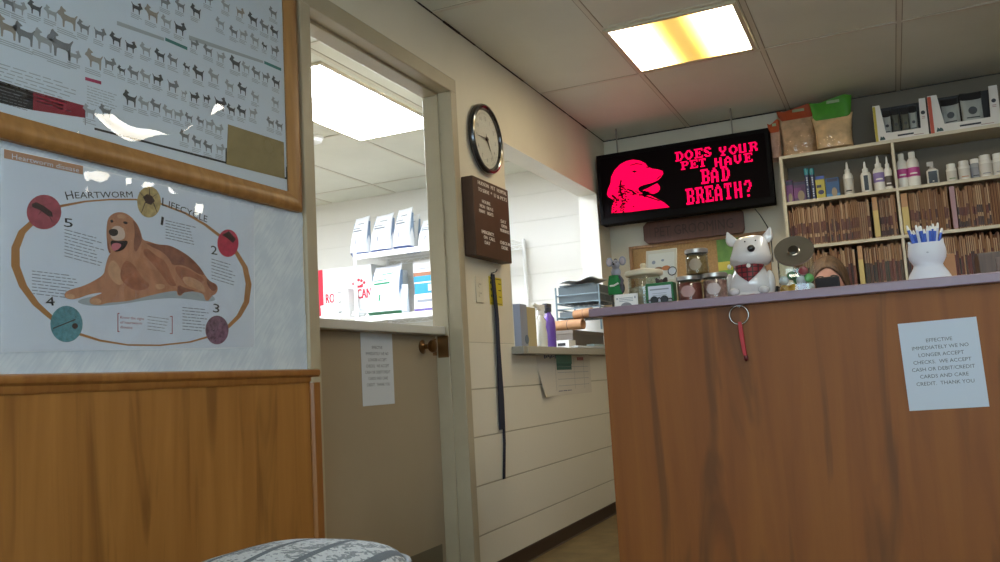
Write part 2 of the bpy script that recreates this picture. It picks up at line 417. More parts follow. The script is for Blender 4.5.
m_lamp2 = lamp_material('lamp_diffuser_front', 'fffaf0', 'fff2d8', L_MAIN, L_MAIN*.7, 0, .28)
m_lamp3 = lamp_material('lamp_diffuser_stock', 'e9f2ff', 'e9f2ff', L_STOCK, L_STOCK, 0, .28)
ceiling_lamp(.566, 1.160, 3.638, 4.256, m_lamp, 'square yellowish ceiling light above the reception counter')
ceiling_lamp(1.805, 2.397, 3.085, 3.674, m_lamp2, 'square ceiling light reflected in the breed poster')
ceiling_lamp(1.805, 2.397, .631, 1.22, m_lamp2, 'added unseen square ceiling light over the waiting area')  # added lamp out of view, lifts the overall room light
ceiling_lamp(.578, 1.17, -1.2, -.61, m_lamp2, 'added unseen square ceiling light near the rear window')  # another added lamp behind the camera, for fill
ceiling_lamp(-1.29, -.70, 3.26, 4.47, m_lamp3, 'long bright white ceiling light seen through the upper doorway')
ceiling_lamp(-2.51, -1.92, 3.26, 4.47, m_lamp3, 'added second white ceiling light, unseen deeper in the stockroom')  # added hidden lamp, evens the light on the stockroom wall
sm = MB().lathe([(.001, -.045), (.03, -.045), (.05, -.035), (.056, -.018), (.062, -.014), (.062, 0), (.001, 0)], seg=28)
q = P(316, 136, 'z', CEIL)
sd = tag(sm.build('smoke_detector', white, None, (q.x-.02, q.y, CEIL), smooth=35), 'round white smoke detector on the stockroom ceiling beside the lamp', 'smoke detector')

# daylight
wd = bpy.data.worlds.new('sky'); sc.world = wd; wd.use_nodes = True
bg = wd.node_tree.nodes['Background']; bg.inputs[0].default_value = (.62, .83, 1.0, 1); bg.inputs[1].default_value = 7

# ------------------------------------------------------------------ printed things on the poster wall
def px_text(mb, s, x0, y0, x1, y1, h, X, mi, bold=0, slant=None):
    """lettering along the printed baseline (x0,y0)-(x1,y1) of a sheet on the wall plane x = X"""
    a, b, t = P(x0, y0, 'x', X), P(x1, y1, 'x', X), P((x0+x1)/2, (y0+y1)/2-h, 'x', X)
    u = b-a; W = u.length; u.normalize(); m_ = (a+b)/2
    v = Vector((0, 0, 1)); hh = (t-m_).length
    v = (v-u*v.dot(u)).normalized()
    lettering(mb, s, m_, u, v, hh, mi, width=W, bold=bold)
def px_poly(mb, pts, X, mi): mb.poly([P(a, b, 'x', X) for a, b in pts], mi)
def px_ell(mb, cx, cy, rx, ry, X, mi, n=28, a0=0): px_poly(mb, [(cx+rx*math.cos(2*PI*k/n), cy+ry*math.sin(2*PI*k/n)) for k in range(n)], X, mi)
def textlines(mb, x0, y0, x1, y1, n, dx, X, mi, th=.9, seed=0):
    """n rows of small print: word-long dashes; (x0,y0)-(x1,y1) is the first row, rows step dx = (sx, sy)"""
    rr = random.Random(seed)
    for k in range(n):
        t = 0; e = rr.uniform(.75, 1)
        while t < e-.04:
            w = min(rr.uniform(.06, .22), e-t)
            a = (x0+dx[0]*k+(x1-x0)*t, y0+dx[1]*k+(y1-y0)*t); b = (x0+dx[0]*k+(x1-x0)*(t+w), y0+dx[1]*k+(y1-y0)*(t+w))
            px_poly(mb, [a, b, (b[0], b[1]+th), (a[0], a[1]+th)], X, mi); t += w+.03

# heartworm poster
PX = .0045
pale = mat('poster_white', 'dbe3ec', .5)
hp = thing('heartworm_poster', 'laminated heartworm lifecycle poster with a lying golden dog', 'poster', (.0016, 1.54, 1.09))
def world_part(mb, name, mats, parent, **k):
    """geometry given in room coordinates, parented to a thing that stands elsewhere"""
    off = Vector(parent.location)
    p = parent.parent
    while p: off += Vector(p.location); p = p.parent
    mb.map(lambda v: v-off)
    return mb.build(name, mats, parent, **k)
sh = MB(); corner = [(1, 148), (60, 160), (130, 177), (200, 194), (254, 206), (255, 300), (254.5, 347), (210, 349.5), (160, 349.5), (90, 350.5), (1, 352.5)]
sh.prism([P(a, b, 'x', .0025) for a, b in corner], (-.0008, 0, 0))
world_part(sh, 'sheet', pale, hp)
mb = MB()
PM = [mat('print_orange', 'b07c48', .5), ink, mat('print_label', 'b5896b', .5), grey_ink, mat('print_red', 'a03a4a', .5),
      mat('print_bug_red', 'a8505a', .5, var=.25, scale=60), mat('print_bug_tan', 'b8a06a', .5, var=.3, scale=70), mat('print_crimson', 'c23a50', .5, var=.25, scale=60),
      mat('print_violet', '7d5a6a', .5, var=.5, scale=90), mat('print_teal', '5c9199', .5, var=.25, scale=110), mat('print_dark', '3a2320', .5), pale]
# oval band
band = [((61,206),1.6),((85,201.5),1.0),((110,199.5),.8),((135,199.5),.8),((160,203.5),.9),((185,213),1.1),((205,224.5),1.4),((222,237.5),1.7),((236,252),2.1),((245,267),2.6),((248.6,284),3.0),((246.5,302),2.7),((239,316),2.2),((228,327),1.7),((213,335.5),1.2),((190,342),.9),((160,345.3),.8),((128,345),.8),((100,340.5),1.1),((76,333),1.5),((53,319),2.4),((36,304),3.3),((23,286),4.0),((15.5,266),4.4),((15.5,248),4.2),((22,232),3.6),((38,217),2.6),((52,209.5),1.9)]
C_ = Vector((132, 270, 0)); o_, i_ = [], []
for (x, y), h in band:
    d = (Vector((x, y, 0))-C_).normalized(); o_.append((x+d.x*h, y+d.y*h)); i_.append((x-d.x*h, y-d.y*h))
for k in range(len(band)):
    j = (k+1) % len(band); px_poly(mb, [o_[k], o_[j], i_[j], i_[k]], .0028, 0)
px_poly(mb, [(4, 149), (83, 170), (83, 174.5), (83, 174), (4, 158)], .0028, 2)
px_poly(mb, [(4, 149), (83, 166), (83, 174.5), (4, 158)], .0030, 2)
px_text(mb, 'Heartworm disease', 12, 158.5, 79, 172.5, 4.6, .0033, 11)
for s, a in (('H', (67, 200, 74, 198.6)), ('EARTWORM', (75.5, 198.4, 133, 197.3))): px_text(mb, s, *a, 8.2 if s == 'H' else 6.2, .0030, 1)
px_text(mb, 'L', 162, 205.5, 167, 207, 8.2, .0030, 1); px_text(mb, 'IFECYCLE', 168.5, 207.4, 207, 222.5, 6.4, .0030, 1)
for cx, cy, rx, ry, mi in ((44, 212, 17.3, 17.3, 5), (149, 202, 11.8, 15.6, 6), (228, 243.2, 10.6, 13.8, 7), (217, 330, 11.6, 14.4, 8), (66.5, 324, 16.2, 18.2, 9)): px_ell(mb, cx, cy, rx, ry, .0031, mi)
# insects in the round pictures
px_poly(mb, [(32, 204), (36, 202), (44, 206), (52, 212), (53, 217), (48, 216), (40, 210), (32, 207)], .0033, 10)
for a, b in (((40, 206), (52, 203)), ((46, 210), (52, 222)), ((43, 208), (38, 215)), ((48, 212), (58, 214))): px_poly(mb, [a, (a[0]+1.2, a[1]), (b[0]+.6, b[1]), b], .0033, 10)
px_poly(mb, [(143, 197), (147, 194), (152, 196), (155, 201), (151, 205), (146, 203)], .0033, 10)
for a, b in (((145, 198), (139, 192)), ((145, 202), (141, 213)), ((152, 197), (158, 193)), ((153, 203), (157, 213)), ((149, 195), (149, 188))): px_poly(mb, [a, (a[0]+1, a[1]), (b[0]+.6, b[1]), b], .0033, 10)
px_poly(mb, [(222, 235), (229, 231), (236, 239), (233, 243), (227, 238)], .0033, 10)
px_poly(mb, [(53, 328), (75, 319), (75.5, 320), (53, 329)], .0033, 10); px_ell(mb, 75, 326, 3, 3, .0033, 10, 10)
for s, x, y in (('5', 64, 226.5), ('1', 160.5, 224.5), ('2', 211, 254), ('4', 46, 306), ('3', 213, 312)): px_text(mb, s, x, y, x+(9 if s != '1' else 2.4) * (.7 if s in '23' else 1), y+(1 if s != '4' else -.6), 8.6, .0031, 1)
textlines(mb, 64.5, 229, 105, 240, 9, (0, 3.3), .0030, 3, seed=1)
textlines(mb, 165.5, 220, 196, 227, 7, (0, 2.9), .0030, 3, seed=2)
textlines(mb, 211.5, 258.5, 236, 266, 7, (0, 3.2), .0030, 3, seed=3)
textlines(mb, 32, 270.5, 78, 276, 8, (0, 3.2), .0030, 3, seed=4)
textlines(mb, 182.5, 307, 209, 309.5, 8, (0, 3.1), .0030, 3, seed=5)
for s, x, y, x2, y2 in (('Know the signs', 120.3, 318.5, 144, 320), ('of heartworm', 120.3, 323.5, 142, 324.6), ('disease', 120.3, 328.2, 132.5, 328.8)): px_text(mb, s, x, y, x2, y2, 2.7, .0030, 4)
textlines(mb, 147.5, 316, 170, 319, 5, (0, 3.2), .0030, 3, th=.7, seed=6)
for x, y0, y1, s in ((117.5, 313, 332, 1), (171.8, 316, 334, -1)):
    px_poly(mb, [(x, y0), (x+.8, y0), (x+.8, y1), (x, y1)], .0030, 4)
    for y in (y0, y1-.8): px_poly(mb, [(x, y), (x+2*s, y), (x+2*s, y+.8), (x, y+.8)], .0030, 4)
world_part(mb, 'print', PM, hp)
# the lying dog
def dp(pts): return [(60+a/5.11, 200+b/5.11) for a, b in pts]
DM = [mat('dog_coat', 'bd8462', .5, var=.16, scale=45, stretch=(1, 1, .6)), mat('dog_coat_dark', '8f5a45', .5, var=.25, scale=40), mat('dog_coat_light', 'cd9d78', .5, var=.12, scale=60),
      mat('dog_black', '2b2223', .45), mat('dog_tongue', 'c86f7c', .5), mat('dog_muzzle', 'd8bfae', .5), mat('print_shadow', 'a9b3b8', .6), mat('dog_red', 'ab6c4e', .5, var=.2, scale=50)]
mb = MB(); z0 = .0034
def chaikin(p, n=2):
    for _ in range(n):
        q_ = []
        for i in range(len(p)):
            a_, b_ = p[i], p[(i+1) % len(p)]; q_ += [(a_[0]*.75+b_[0]*.25, a_[1]*.75+b_[1]*.25), (a_[0]*.25+b_[0]*.75, a_[1]*.25+b_[1]*.75)]
        p = q_
    return p
def lay(pts, mi):
    global z0
    pts = chaikin(pts)
    z0 += .00012; px_poly(mb, dp(pts), z0, mi)
lay([(60,512),(150,545),(300,535),(480,505),(620,500),(760,522),(800,510),(770,480),(600,455),(300,470)], 6)
lay([(240,110),(255,80),(285,63),(320,62),(350,75),(375,98),(398,128),(413,165),(422,205),(455,212),(500,228),(555,230),(600,250),(650,280),(690,315),(720,350),(745,390),(765,415),(800,430),(808,455),(797,480),(775,490),(760,515),(742,515),(735,480),(700,470),(660,465),(632,472),(618,492),(598,485),(600,462),(540,470),(450,490),(380,510),(320,520),(240,525),(210,537),(160,535),(148,515),(160,498),(232,470),(150,480),(90,505),(40,508),(20,490),(30,468),(60,455),(120,440),(180,410),(225,380),(230,350),(245,290),(262,268),(245,240),(236,180)], 0)
lay([(430,215),(500,228),(555,230),(600,250),(650,280),(690,315),(720,350),(742,388),(700,375),(660,345),(615,330),(575,335),(560,300),(520,262),(470,240)], 1)
lay([(440,240),(490,285),(530,305),(555,345),(575,400),(600,440),(560,440),(520,380),(470,320),(420,270)], 7)
lay([(580,335),(640,345),(700,380),(735,400),(720,430),(660,425),(610,400)], 7)
lay([(600,430),(640,450),(700,465),(660,468),(625,475),(615,490),(600,480)], 1)
lay([(745,395),(770,418),(798,430),(806,455),(780,470),(755,440)], 1)
lay([(370,98),(398,130),(412,165),(420,205),(405,240),(385,270),(375,235),(383,170),(378,125)], 1)
lay([(240,180),(250,235),(262,268),(252,275),(241,240)], 1)
lay([(265,300),(300,330),(330,420),(300,440),(255,400),(240,350)], 2)
lay([(480,430),(530,428),(540,448),(500,462)], 2)
lay([(620,390),(680,395),(735,430),(745,480),(700,455),(640,435)], 2)
lay([(150,510),(190,500),(215,515),(205,532),(160,533)], 2)
lay([(24,485),(60,478),(80,492),(70,505),(40,506)], 2)
lay([(330,300),(380,330),(420,400),(470,440),(400,470),(340,440),(300,390)], 7)
lay([(270,135),(300,130),(330,150),(335,195),(300,210),(262,200),(255,165)], 5)
lay([(256,203),(300,212),(350,205),(340,235),(318,258),(280,266),(262,245)], 3)
lay([(262,225),(290,218),(318,228),(300,252),(276,262),(264,250)], 4)
lay([(247,158),(262,147),(288,148),(298,160),(294,180),(272,186),(254,178)], 3)
lay([(255,103),(268,100),(275,112),(262,118)], 3)
lay([(318,112),(335,108),(350,118),(335,126)], 3)
lay([(290,75),(320,72),(345,90),(320,95),(295,92)], 2)
world_part(mb, 'dog_print', DM, hp)
lam = MB(); n_ = 24
lam.prism([P(a, b, 'x', .0072) for a, b in ((1.5, 149), (254, 206.3), (254.3, 347), (1.5, 352))], (-.0003, 0, 0))
world_part(lam, 'lamination', glass('lamination_film', 'fafcff', .08, .05, .024, 6), hp)

# framed breed poster
bp_ = thing('framed_poster', 'wood-framed chart of small dog breed pictures under glass', 'framed poster', (.0016, 1.3, 1.75))
m_fr = wood('poster_frame_wood', '8c6438', 'a97c48', '6a4018', 1.6, .4, False)
FY0, FY1, FZ0, FZ1 = .35, 2.130, 1.309, 2.235
def fprof(s): return [(0, 0), (.014, 0), (.022, .008), (.024, .02), (.021, .034), (.014, .044), (.010, .056), (0, .056)]
for nm, pa, pb in (('frame_rail', (FY0, FZ0), (FY1, FZ0)), ('frame_rail', (FY1, FZ1), (FY0, FZ1)), ('frame_rail', (FY1, FZ0), (FY1, FZ1)), ('frame_rail', (FY0, FZ1), (FY0, FZ0))):
    a = Vector((0, *pa)); b = Vector((0, *pb)); u = (b-a).normalized(); inn = Vector((0, -u.z, u.y))
    m_ = MB(); pr = fprof(0)
    m_.loft([[a+Vector((x+.0016, 0, 0))+inn*t+u*t for x, t in pr], [b+Vector((x+.0016, 0, 0))+inn*t-u*t for x, t in pr]])
    world_part(m_, nm, m_fr, bp_, smooth=40)
i0, i1, j0, j1 = FY0+.05, FY1-.05, FZ0+.05, FZ1-.05
world_part(MB().box(.0018, .006, i0, i1, j0, j1), 'chart_sheet', mat('chart_paper', 'dfe7ef', .6), bp_)
mb = MB(); GM = [mat('breed_grey', '85888c', .7), mat('breed_dark', '50545a', .7), mat('breed_pale', 'a9adb0', .7), mat('breed_tan', 'a39a90', .7), ink, mat('chart_red', '94283a', .6), mat('chart_teal', '3f8783', .6), mat('chart_pink', 'b63a62', .6), mat('chart_small_print', 'b0b6bb', .7), mat('chart_band', 'b3babd', .7)]
dogo = [(0,.52),(.04,.62),(.12,.7),(.16,.84),(.22,.9),(.27,.84),(.40,.78),(.42,.73),(.32,.68),(.34,.6),(.62,.57),(.8,.6),(.92,.74),(.95,.72),(.86,.52),(.85,.34),(.83,.02),(.76,.02),(.74,.28),(.66,.33),(.42,.33),(.36,.3),(.34,.02),(.27,.02),(.25,.32),(.16,.44)]
dogo = [(1-x, y) for x, y in dogo]
rows = [[(25,5,0),(110,22,1),(160,38,2),(212,55,3,1.5),(262,82,0),(312,102,0),(362,120,1),(408,142,1),(455,152,2),(500,170,1),(540,185,0),(583,208,1,.7),(620,225,1,1.2),(668,235,2,1.2),(717,265,2),(757,275,1,1.1),(797,300,2),(860,318,2)],
 [(295,182,3,1.4),(343,195,0),(380,217,1,.7),(417,225,0),(455,235,2),(492,245,1),(540,265,0,1.1),(575,290,2,.6),(607,300,1),(645,306,1,.8),(688,320,1,1.35),(722,340,1),(755,345,1,1.1),(790,350,2),(845,380,0),(872,390,0)],
 [(427,22,1),(475,40,3,1.3),(520,65,2),(562,85,1,1.2),(607,135,0,.9),(650,155,0),(690,175,2),(735,195,1,1.3),(768,208,2),(800,225,0,1.1),(830,238,0),(862,255,1,1.1)],
 [(515,5,0),(563,15,0),(612,32,1,1.1),(688,70,2),(730,97,0),(760,105,2),(796,122,2,1.1),(826,142,1,.7),(858,155,0,1.1)],
 [(650,-5,0),(705,15,2),(750,36,3),(790,58,1,1.2),(826,80,0,1.2),(857,97,1,1.1),(853,38,0,1.1)],
 [(407,305,1,1.2),(450,320,2),(487,327,0),(525,345,2),(557,355,2),(590,365,0,.8),(626,377,0,.8),(655,385,2),(683,400,2),(577,422,0),(615,440,0),(650,455,0),(687,462,2)],
 [(22,82,3,1.5),(76,102,0,1.5),(137,122,2,1.5),(190,136,0,1.9),(60,20,2),(280,345,2),(330,345,0),(232,172,2)]]
u = Vector((0, 1, 0)); v = Vector((0, 0, 1)); rr = random.Random(2)
for row in rows:
    for e in row:
        s = (e[3] if len(e) > 3 else 1)*.036; c = P(e[0]/3.122, e[1]/3.122, 'x', .0066); fl = rr.random() < .35
        if not (i0+.02 < c.y < i1-.02 and c.z < j1-.03): continue
        mb.poly([c+u*((x if fl else 1-x)-.5)*s*1.05+v*(y-.5)*s for x, y in dogo], e[2])
        for k in range(3): mb.box(.0061, .0065, c.y-s*.5, c.y+s*rr.uniform(.1, .5), c.z-s*.62-.0045*k, c.z-s*.62-.0045*k+.0018, 8)
def chart_poly(pts, mi, X=.0064): mb.poly([P(a/3.122, b/3.122, 'x', X) for a, b in pts], mi)
chart_poly([(516,117),(585,147),(585,157),(516,127)], 6); chart_poly([(825,190),(878,213),(878,222),(825,199)], 6)
chart_poly([(365,65),(512,118),(512,128),(365,78)], 9); chart_poly([(590,110),(822,190),(822,198),(590,124)], 9)
chart_poly([(266,240),(316,254),(316,264),(266,250)], 7)
chart_poly([(-40,240),(103,285),(103,344),(-40,312)], 4); chart_poly([(103,285),(265,330),(265,368),(103,344)], 5)
chart_poly([(265,330),(267,330),(267,390),(265,390)], 4)
textlines(mb, -4, 62, 80, 88, 8, (0, 3.7), .0064, 8, th=1.0, seed=21)
textlines(mb, 87, 85.5, 117, 95, 7, (0, 2.8), .0064, 8, th=.8, seed=22)
textlines(mb, -4, 85, 31, 95, 6, (0, 3.2), .0066, 0, th=.7, seed=23)
chart_poly([(295,398),(902,556),(902,562),(295,405)], 4); chart_poly([(704,462),(708,462),(708,512),(704,512)], 4); chart_poly([(893,520),(902,522),(902,562),(893,560)], 4, .0074)
world_part(mb, 'chart_print', GM, bp_)
cpn = MB().prism([P(a/3.122, b/3.122, 'x', .0070) for a, b in ((712,388),(886,444),(889,558),(707,513))], (-.0004, 0, 0))
world_part(cpn, 'tan_card', mat('tan_card', '9b875a', .6, var=.08, scale=30), bp_)
# the pane bellies out a little near its lower edge
gl = MB(); ny, nz = 40, 24
for a in range(ny+1):
    for b in range(nz+1):
        y = i0-.008+(i1-i0+.016)*a/ny; z = j0-.008+(j1-j0+.016)*b/nz
        gl.v.append(Vector((.0105, y, z)))
for a in range(ny):
    for b in range(nz):
        k = a*(nz+1)+b; gl.f.append([k, k+nz+1, k+nz+2, k+1]); gl.m.append(0)
world_part(gl, 'glass_pane', glass('poster_glass', 'f2f6fa', .1, .01, .012, 3.5, .02), bp_, smooth=60)

# ------------------------------------------------------------------ notices with the same wording
NOTICE = ['EFFECTIVE', 'IMMEDIATELY WE NO', 'LONGER ACCEPT', 'CHECKS.  WE ACCEPT', 'CASH OR DEBIT/CREDIT', 'CARDS AND CARE', 'CREDIT.  THANK YOU']
def notice(name, label, org, u, v, w, h, top, step, cap, m_sheet):
    t = thing(name, label, 'notice', org)
    n = Vector(u).cross(Vector(v)); u, v = Vector(u), Vector(v)
    MB().prism([-u*w/2, u*w/2, u*w/2+v*h, -u*w/2+v*h], n*.0006).build('sheet', m_sheet, t)
    m_ = MB()
    for k, s in enumerate(NOTICE): lettering(m_, s, v*(h-top-step*k)+n*.0009, u, v, cap, 0)
    m_.build('lettering', mat('notice_ink', '4a4f58', .6), t)
m_note = mat('notice_paper', 'c4d0de', .6)
a_ = [P(*q, 'y', 2.9185) for q in ((899.5, 323.5), (978, 316.8), (989.5, 406.5), (909.5, 411))]
uu = (a_[2]-a_[3]).normalized(); vv = Vector((-uu.z, 0, uu.x)); bot = (a_[2]+a_[3])/2
notice('payment_notice', 'white typed payment notice taped to the wooden counter front', bot, uu, vv, (a_[2]-a_[3]).length, (a_[1]+a_[0]-a_[2]-a_[3]).length/2, .063, .0215, .0108, m_note)
b_ = [P(*q, 'x', DX+.001) for q in ((361, 331), (393, 333), (395, 404), (362.5, 406))]
bot = (b_[2]+b_[3])/2
notice('payment_notice', 'white typed payment notice taped to the beige half door', bot, (0, 1, 0), (0, 0, 1), .214, .268, .064, .0225, .0108, mat('notice_paper_door', 'bfc4ca', .6))

# ------------------------------------------------------------------ clock
q = P(486, 140, 'x', .02); cz, cyk = 1.868, 3.515
ck = thing('wall_clock', 'round black-rimmed wall clock above the brown letter board', 'clock', (.001, cyk, cz))
R_ = .164
def disc(mb): return mb.map(lambda v: (v.z, v.x, v.y))
disc(MB().lathe([(.05, 0), (R_-.012, 0), (R_, .006), (R_, .02), (R_-.005, .029), (R_-.013, .031), (R_-.022, .027), (R_-.026, .018), (R_-.026, .011), (.05, .011)], seg=56, cap=False)).build('rim', mat('clock_rim', '1d1e22', .18, coat=.5), ck, smooth=35)
disc(MB().lathe([(.0005, .011), (R_-.028, .011), (R_-.028, .015), (.0005, .015)], seg=48)).build('dial', mat('clock_dial', 'cfcec4', .5), ck, smooth=30)
m_ = MB()
for k in range(12):
    a = 2*PI*k/12; lettering(m_, str(k or 12), (.0158, math.sin(a)*.098, math.cos(a)*.098-.009), (0,1,0), (0,0,1), .018, 0)
for k in range(60):
    a = 2*PI*k/60; d = Vector((0, math.sin(a), math.cos(a))); e = Vector((0, d.z, -d.y)); m_.obox(Vector((.0157, 0, 0))+d*.121, d*.004, e*(.0012 if k % 5 == 0 else .0005), (.0002, 0, 0))
m_.build('numerals', mat('clock_ink', '6d6d6a', .6), ck)
def hand(name, ang, l, w, x, tail):
    a = math.radians(ang); d = Vector((0, math.sin(a), math.cos(a))); e = Vector((0, d.z, -d.y))
    MB().prism([Vector((x,0,0))-d*tail-e*w, Vector((x,0,0))+d*l-e*w*.4, Vector((x,0,0))+d*l+e*w*.4, Vector((x,0,0))-d*tail+e*w], (.001, 0, 0)).build(name, ink, ck)
hand('hour_hand', 142, .065, .004, .018, .012); hand('minute_hand', 268, .098, .003, .020, .018); hand('second_hand', 150, .105, .0008, .022, .025)
disc(MB().lathe([(.0005, .024), (.008, .024), (.008, .016), (.0005, .016)], seg=16)).build('hand_hub', black, ck)
disc(MB().lathe([(.0005, .0275), (.06, .0272), (R_-.0235, .0262), (R_-.0235, .0248), (.06, .0258), (.0005, .0262)], seg=48)).build('clock_glass', glass('clock_glass', 'ffffff', .05, .02), ck, smooth=40)

# ------------------------------------------------------------------ letter board
lb = thing('letter_board', 'brown letter board with white lettering below the wall clock', 'sign', (.001, 3.265, 1.3))
LW, LH, LD = .375, .345, .055
MB().box(0, LD, 0, LW, 0, LH).build('board', mat('letter_board_brown', '47301f', .55, var=.12, scale=12), lb, bevel=.003)
m_ = MB()
def bt(s, y, z, w, h=.0165): lettering(m_, s, (LD+.0008, y, z), (0,1,0), (0,0,1), h, 0, width=w, bold=.0022)
bt('HUDSON', .105, .316, .11); bt('PET', .205, .316, .045); bt('HOSPITAL', .30, .316, .105)
bt('TO SERVE', .105, .286, .11); bt('*', .185, .286, .014); bt('U & PETS', .283, .286, .14)
for s, y, z, w in (('HOURS:', .125, .238, .085), ('MON', .083, .215, .05), ('FRI 9-5', .16, .215, .065), ('MANY', .078, .192, .06), ('NIGHTS', .16, .192, .062),
                   ('SAT', .3, .178, .06), ('OPEN', .305, .157, .06), ('MORNINGS', .31, .135, .1),
                   ('EMERGENCY:', .125, .102, .125), ('ON', .098, .08, .035), ('CALL', .165, .08, .06), ('DAY', .115, .057, .055),
                   ('CHECK-IN:', .308, .078, .115), ('DESK', .3, .056, .07)): bt(s, y, z, w, .0145)
m_.build('lettering', mat('board_letter', 'd8d2cc', .5), lb)

# ------------------------------------------------------------------ switch plate, yellow card, leash
sp_ = thing('switch_plate', 'cream wall plate with two outlets left of the yellow card', 'wall plate', (0, 3.385, 1.165))
MB().box(.0005, .006, -.036, .036, -.058, .058).build('plate', mat('plate_cream', 'cfc6b2', .4), sp_, bevel=.0025)
for z in (-.02, .02):
    k_ = MB().lathe([(.0005, 0), (.016, 0), (.016, .003), (.0005, .003)], seg=20); k_.map(lambda p: (p.z+.0055, p.x, p.y*.85+z))
    o = k_.build('socket', mat('plate_cream', ''), sp_, smooth=40)
    s_ = MB()
    for a in (-.006, .006): s_.box(.0083, .0089, a-.0012, a+.0012, z-.001, z+.007)
    s_.build('slots', ink, sp_)
yc = thing('yellow_card', 'yellow warning card behind the dark hanging leash', 'card', (.0008, 3.56, 1.17))
MB().box(0, .0008, -.07, .07, -.064, .064).build('card', mat('card_yellow', 'c9b52c', .55), yc)
m_ = MB()
for z0_, z1_, a, b in ((.055, .058, -.06, .06), (-.058, -.055, -.06, .06)): m_.box(.0009, .0012, a, b, z0_, z1_)
for k in range(3):
    zc = .036-.03*k; m_.poly([(.0012, -.05+.007*math.cos(t*PI/5), zc+.007*math.sin(t*PI/5)) for t in range(10)]); m_.box(.0009, .0012, -.036, -.005, zc-.003, zc+.003); m_.box(.0009, .0012, .03, .058, zc-.002, zc+.002)
m_.build('card_print', mat('card_ink', '4a4418', .6), yc)
ls = thing('dog_leash', 'long dark navy leash hanging flat on the block wall', 'leash', (.0005, 3.53, 1.24))
m_navy = mat('leash_webbing', '1b2136', .75, bump=.4, bscale=300)
def strap(mb, pts, wd, th, mi=0):
    rings = []
    for (y, z, x) in pts: rings.append([(x, y-wd/2, z), (x+th, y-wd/2, z), (x+th, y+wd/2, z), (x, y+wd/2, z)])
    mb.loft(rings, mi)
m_ = MB(); strap(m_, [(-.008, .005, .006), (.0, -.2, .012), (-.005, -.45, .01), (-.01, -.69, .006)], .034, .004)
m_.build('strap', m_navy, ls)
m_ = MB(); strap(m_, [(-.004, .004, .002), (.018, -.25, .004), (.03, -.55, .004), (.022, -.75, .004), (-.004, -.905, .004)], .022, .0035)
m_.build('strap', m_navy, ls)
m_ = MB(); m_.tube([(.0, -.02, .01), (.02, -.02, .012), (.024, -.008, .02), (.024, -.006, .026)], .003); m_.map(lambda v: (v.x, v.y+.012, v.z)); m_.build('hook', steel, ls, smooth=40); MB().box(-.001, .003, -.008, .014, -.03, .006).build('hook_plate', steel, ls)

# ------------------------------------------------------------------ calendar sheet under the ledge
cs = thing('wall_calendar', 'curling white planner sheet taped below the hatch ledge', 'calendar', (.001, 3.98, .67))
sh = MB(); n_ = 16
rows_ = []
for k in range(n_+1):
    t = k/n_; x_l = .001+.03*max(0, .35-t)**1.3 if t < .35 else .001
    zb = 0.0; ring = []
    for j in range(13):
        s = j/12; y = .0 + .845*s + (.07*(1-t) if j == 0 else 0)
        curl = .035*max(0, 1-s*3)*max(0, .6-t)**1.2
        ring.append((.002+curl, y, .245*t - .012*s*0 + .0))
    rows_.append(ring)
sh.loft(rows_, 0, False, False, closed=False); st_ = len(sh.v); sh.build('sheet', mat('calendar_paper', 'cfc9bd', .7), cs, smooth=60)
m_ = MB()
def cb(y0, y1, z0, z1, mi): m_.box(.0034, .0038, y0, y1, z0, z1, mi)
for z in (.05, .085, .12, .15): cb(.3, .8, z, z+.002, 0)
for y in (.27, .56, .72): cb(y, y+.002, .03, .2, 0)
for k in range(7): cb(.12+.025*k, .138+.025*k, .195+.004*(k % 3), .213-.003*(k % 2), 1)
for k in range(5): cb(.62+.022*k, .637+.022*k, .185, .203, 2)
for k in range(3): cb(.30+.07*k, .36+.07*k, .022, .026, 1)
cb(.29, .52, .135, .17, 3); cb(.29, .53, .165, .215, 4)
m_.build('planner_print', [grey_ink, mat('pen_blue', '5a5f7a', .7), mat('pen_red', 'a5545c', .7), mat('planner_green_dark', '2f6157', .6), mat('planner_green', '4f8577', .6)], cs)

# ------------------------------------------------------------------ stockroom rack and goods
m_wire = mat('rack_white', 'efefec', .35)
RX0, RX1, RY0, RY1 = -1.965, P(527, 300, 'y', 5.84).x, 5.38, 5.84
RZ = (.35, .82, 1.295, 1.765)
rk = thing('wire_shelf', 'white wire storage rack along the stockroom back wall', 'shelf', (RX0, RY0, FLOOR))
for x in (0, RX1-RX0):
    for y in (0, RY1-RY0):
        MB().lathe([(.0135, 0), (.0135, 1.79-FLOOR), (.010, 1.80-FLOOR), (.001, 1.80-FLOOR)], (x, y, 0), seg=12).build('post', m_wire, rk, smooth=40)
for z in RZ:
    zz = z-FLOOR; m_ = MB(); W_, D_ = RX1-RX0, RY1-RY0
    for y in (0, D_):
        m_.tube([(0, y, zz-.005), (W_, y, zz-.005)], .0045, seg=6); m_.tube([(0, y, zz-.038), (W_, y, zz-.038)], .0045, seg=6)
        n_ = 22; m_.tube([(W_*k/n_, y, zz-.008-(.028 if k % 2 else 0)) for k in range(n_+1)], .003, seg=5)
    for k in range(43): m_.tube([(W_*k/42, 0, zz-.003), (W_*k/42, D_, zz-.003)], .0022, seg=4)
    for y in (D_/3, 2*D_/3): m_.tube([(0, y, zz-.008), (W_, y, zz-.008)], .004, seg=5)
    m_.box(.0, W_, -.007, -.002, zz-.042, zz-.002)
    m_.build('wire_deck', m_wire, rk, smooth=40)
cb_ = thing('base_cabinet', 'plain white base cabinet in the stockroom left of the wire rack', 'cabinet', (-3.25, 5.2, FLOOR))
MB().box(0, 1.26, .02, .62, .08, 1.27-FLOOR).box(.02, 1.24, .07, .6, 0, .08).build('body', white_paint, cb_)
MB().box(0, 1.265, 0, .64, 1.27-FLOOR, 1.295-FLOOR).build('worktop', white_paint, cb_, bevel=.003)
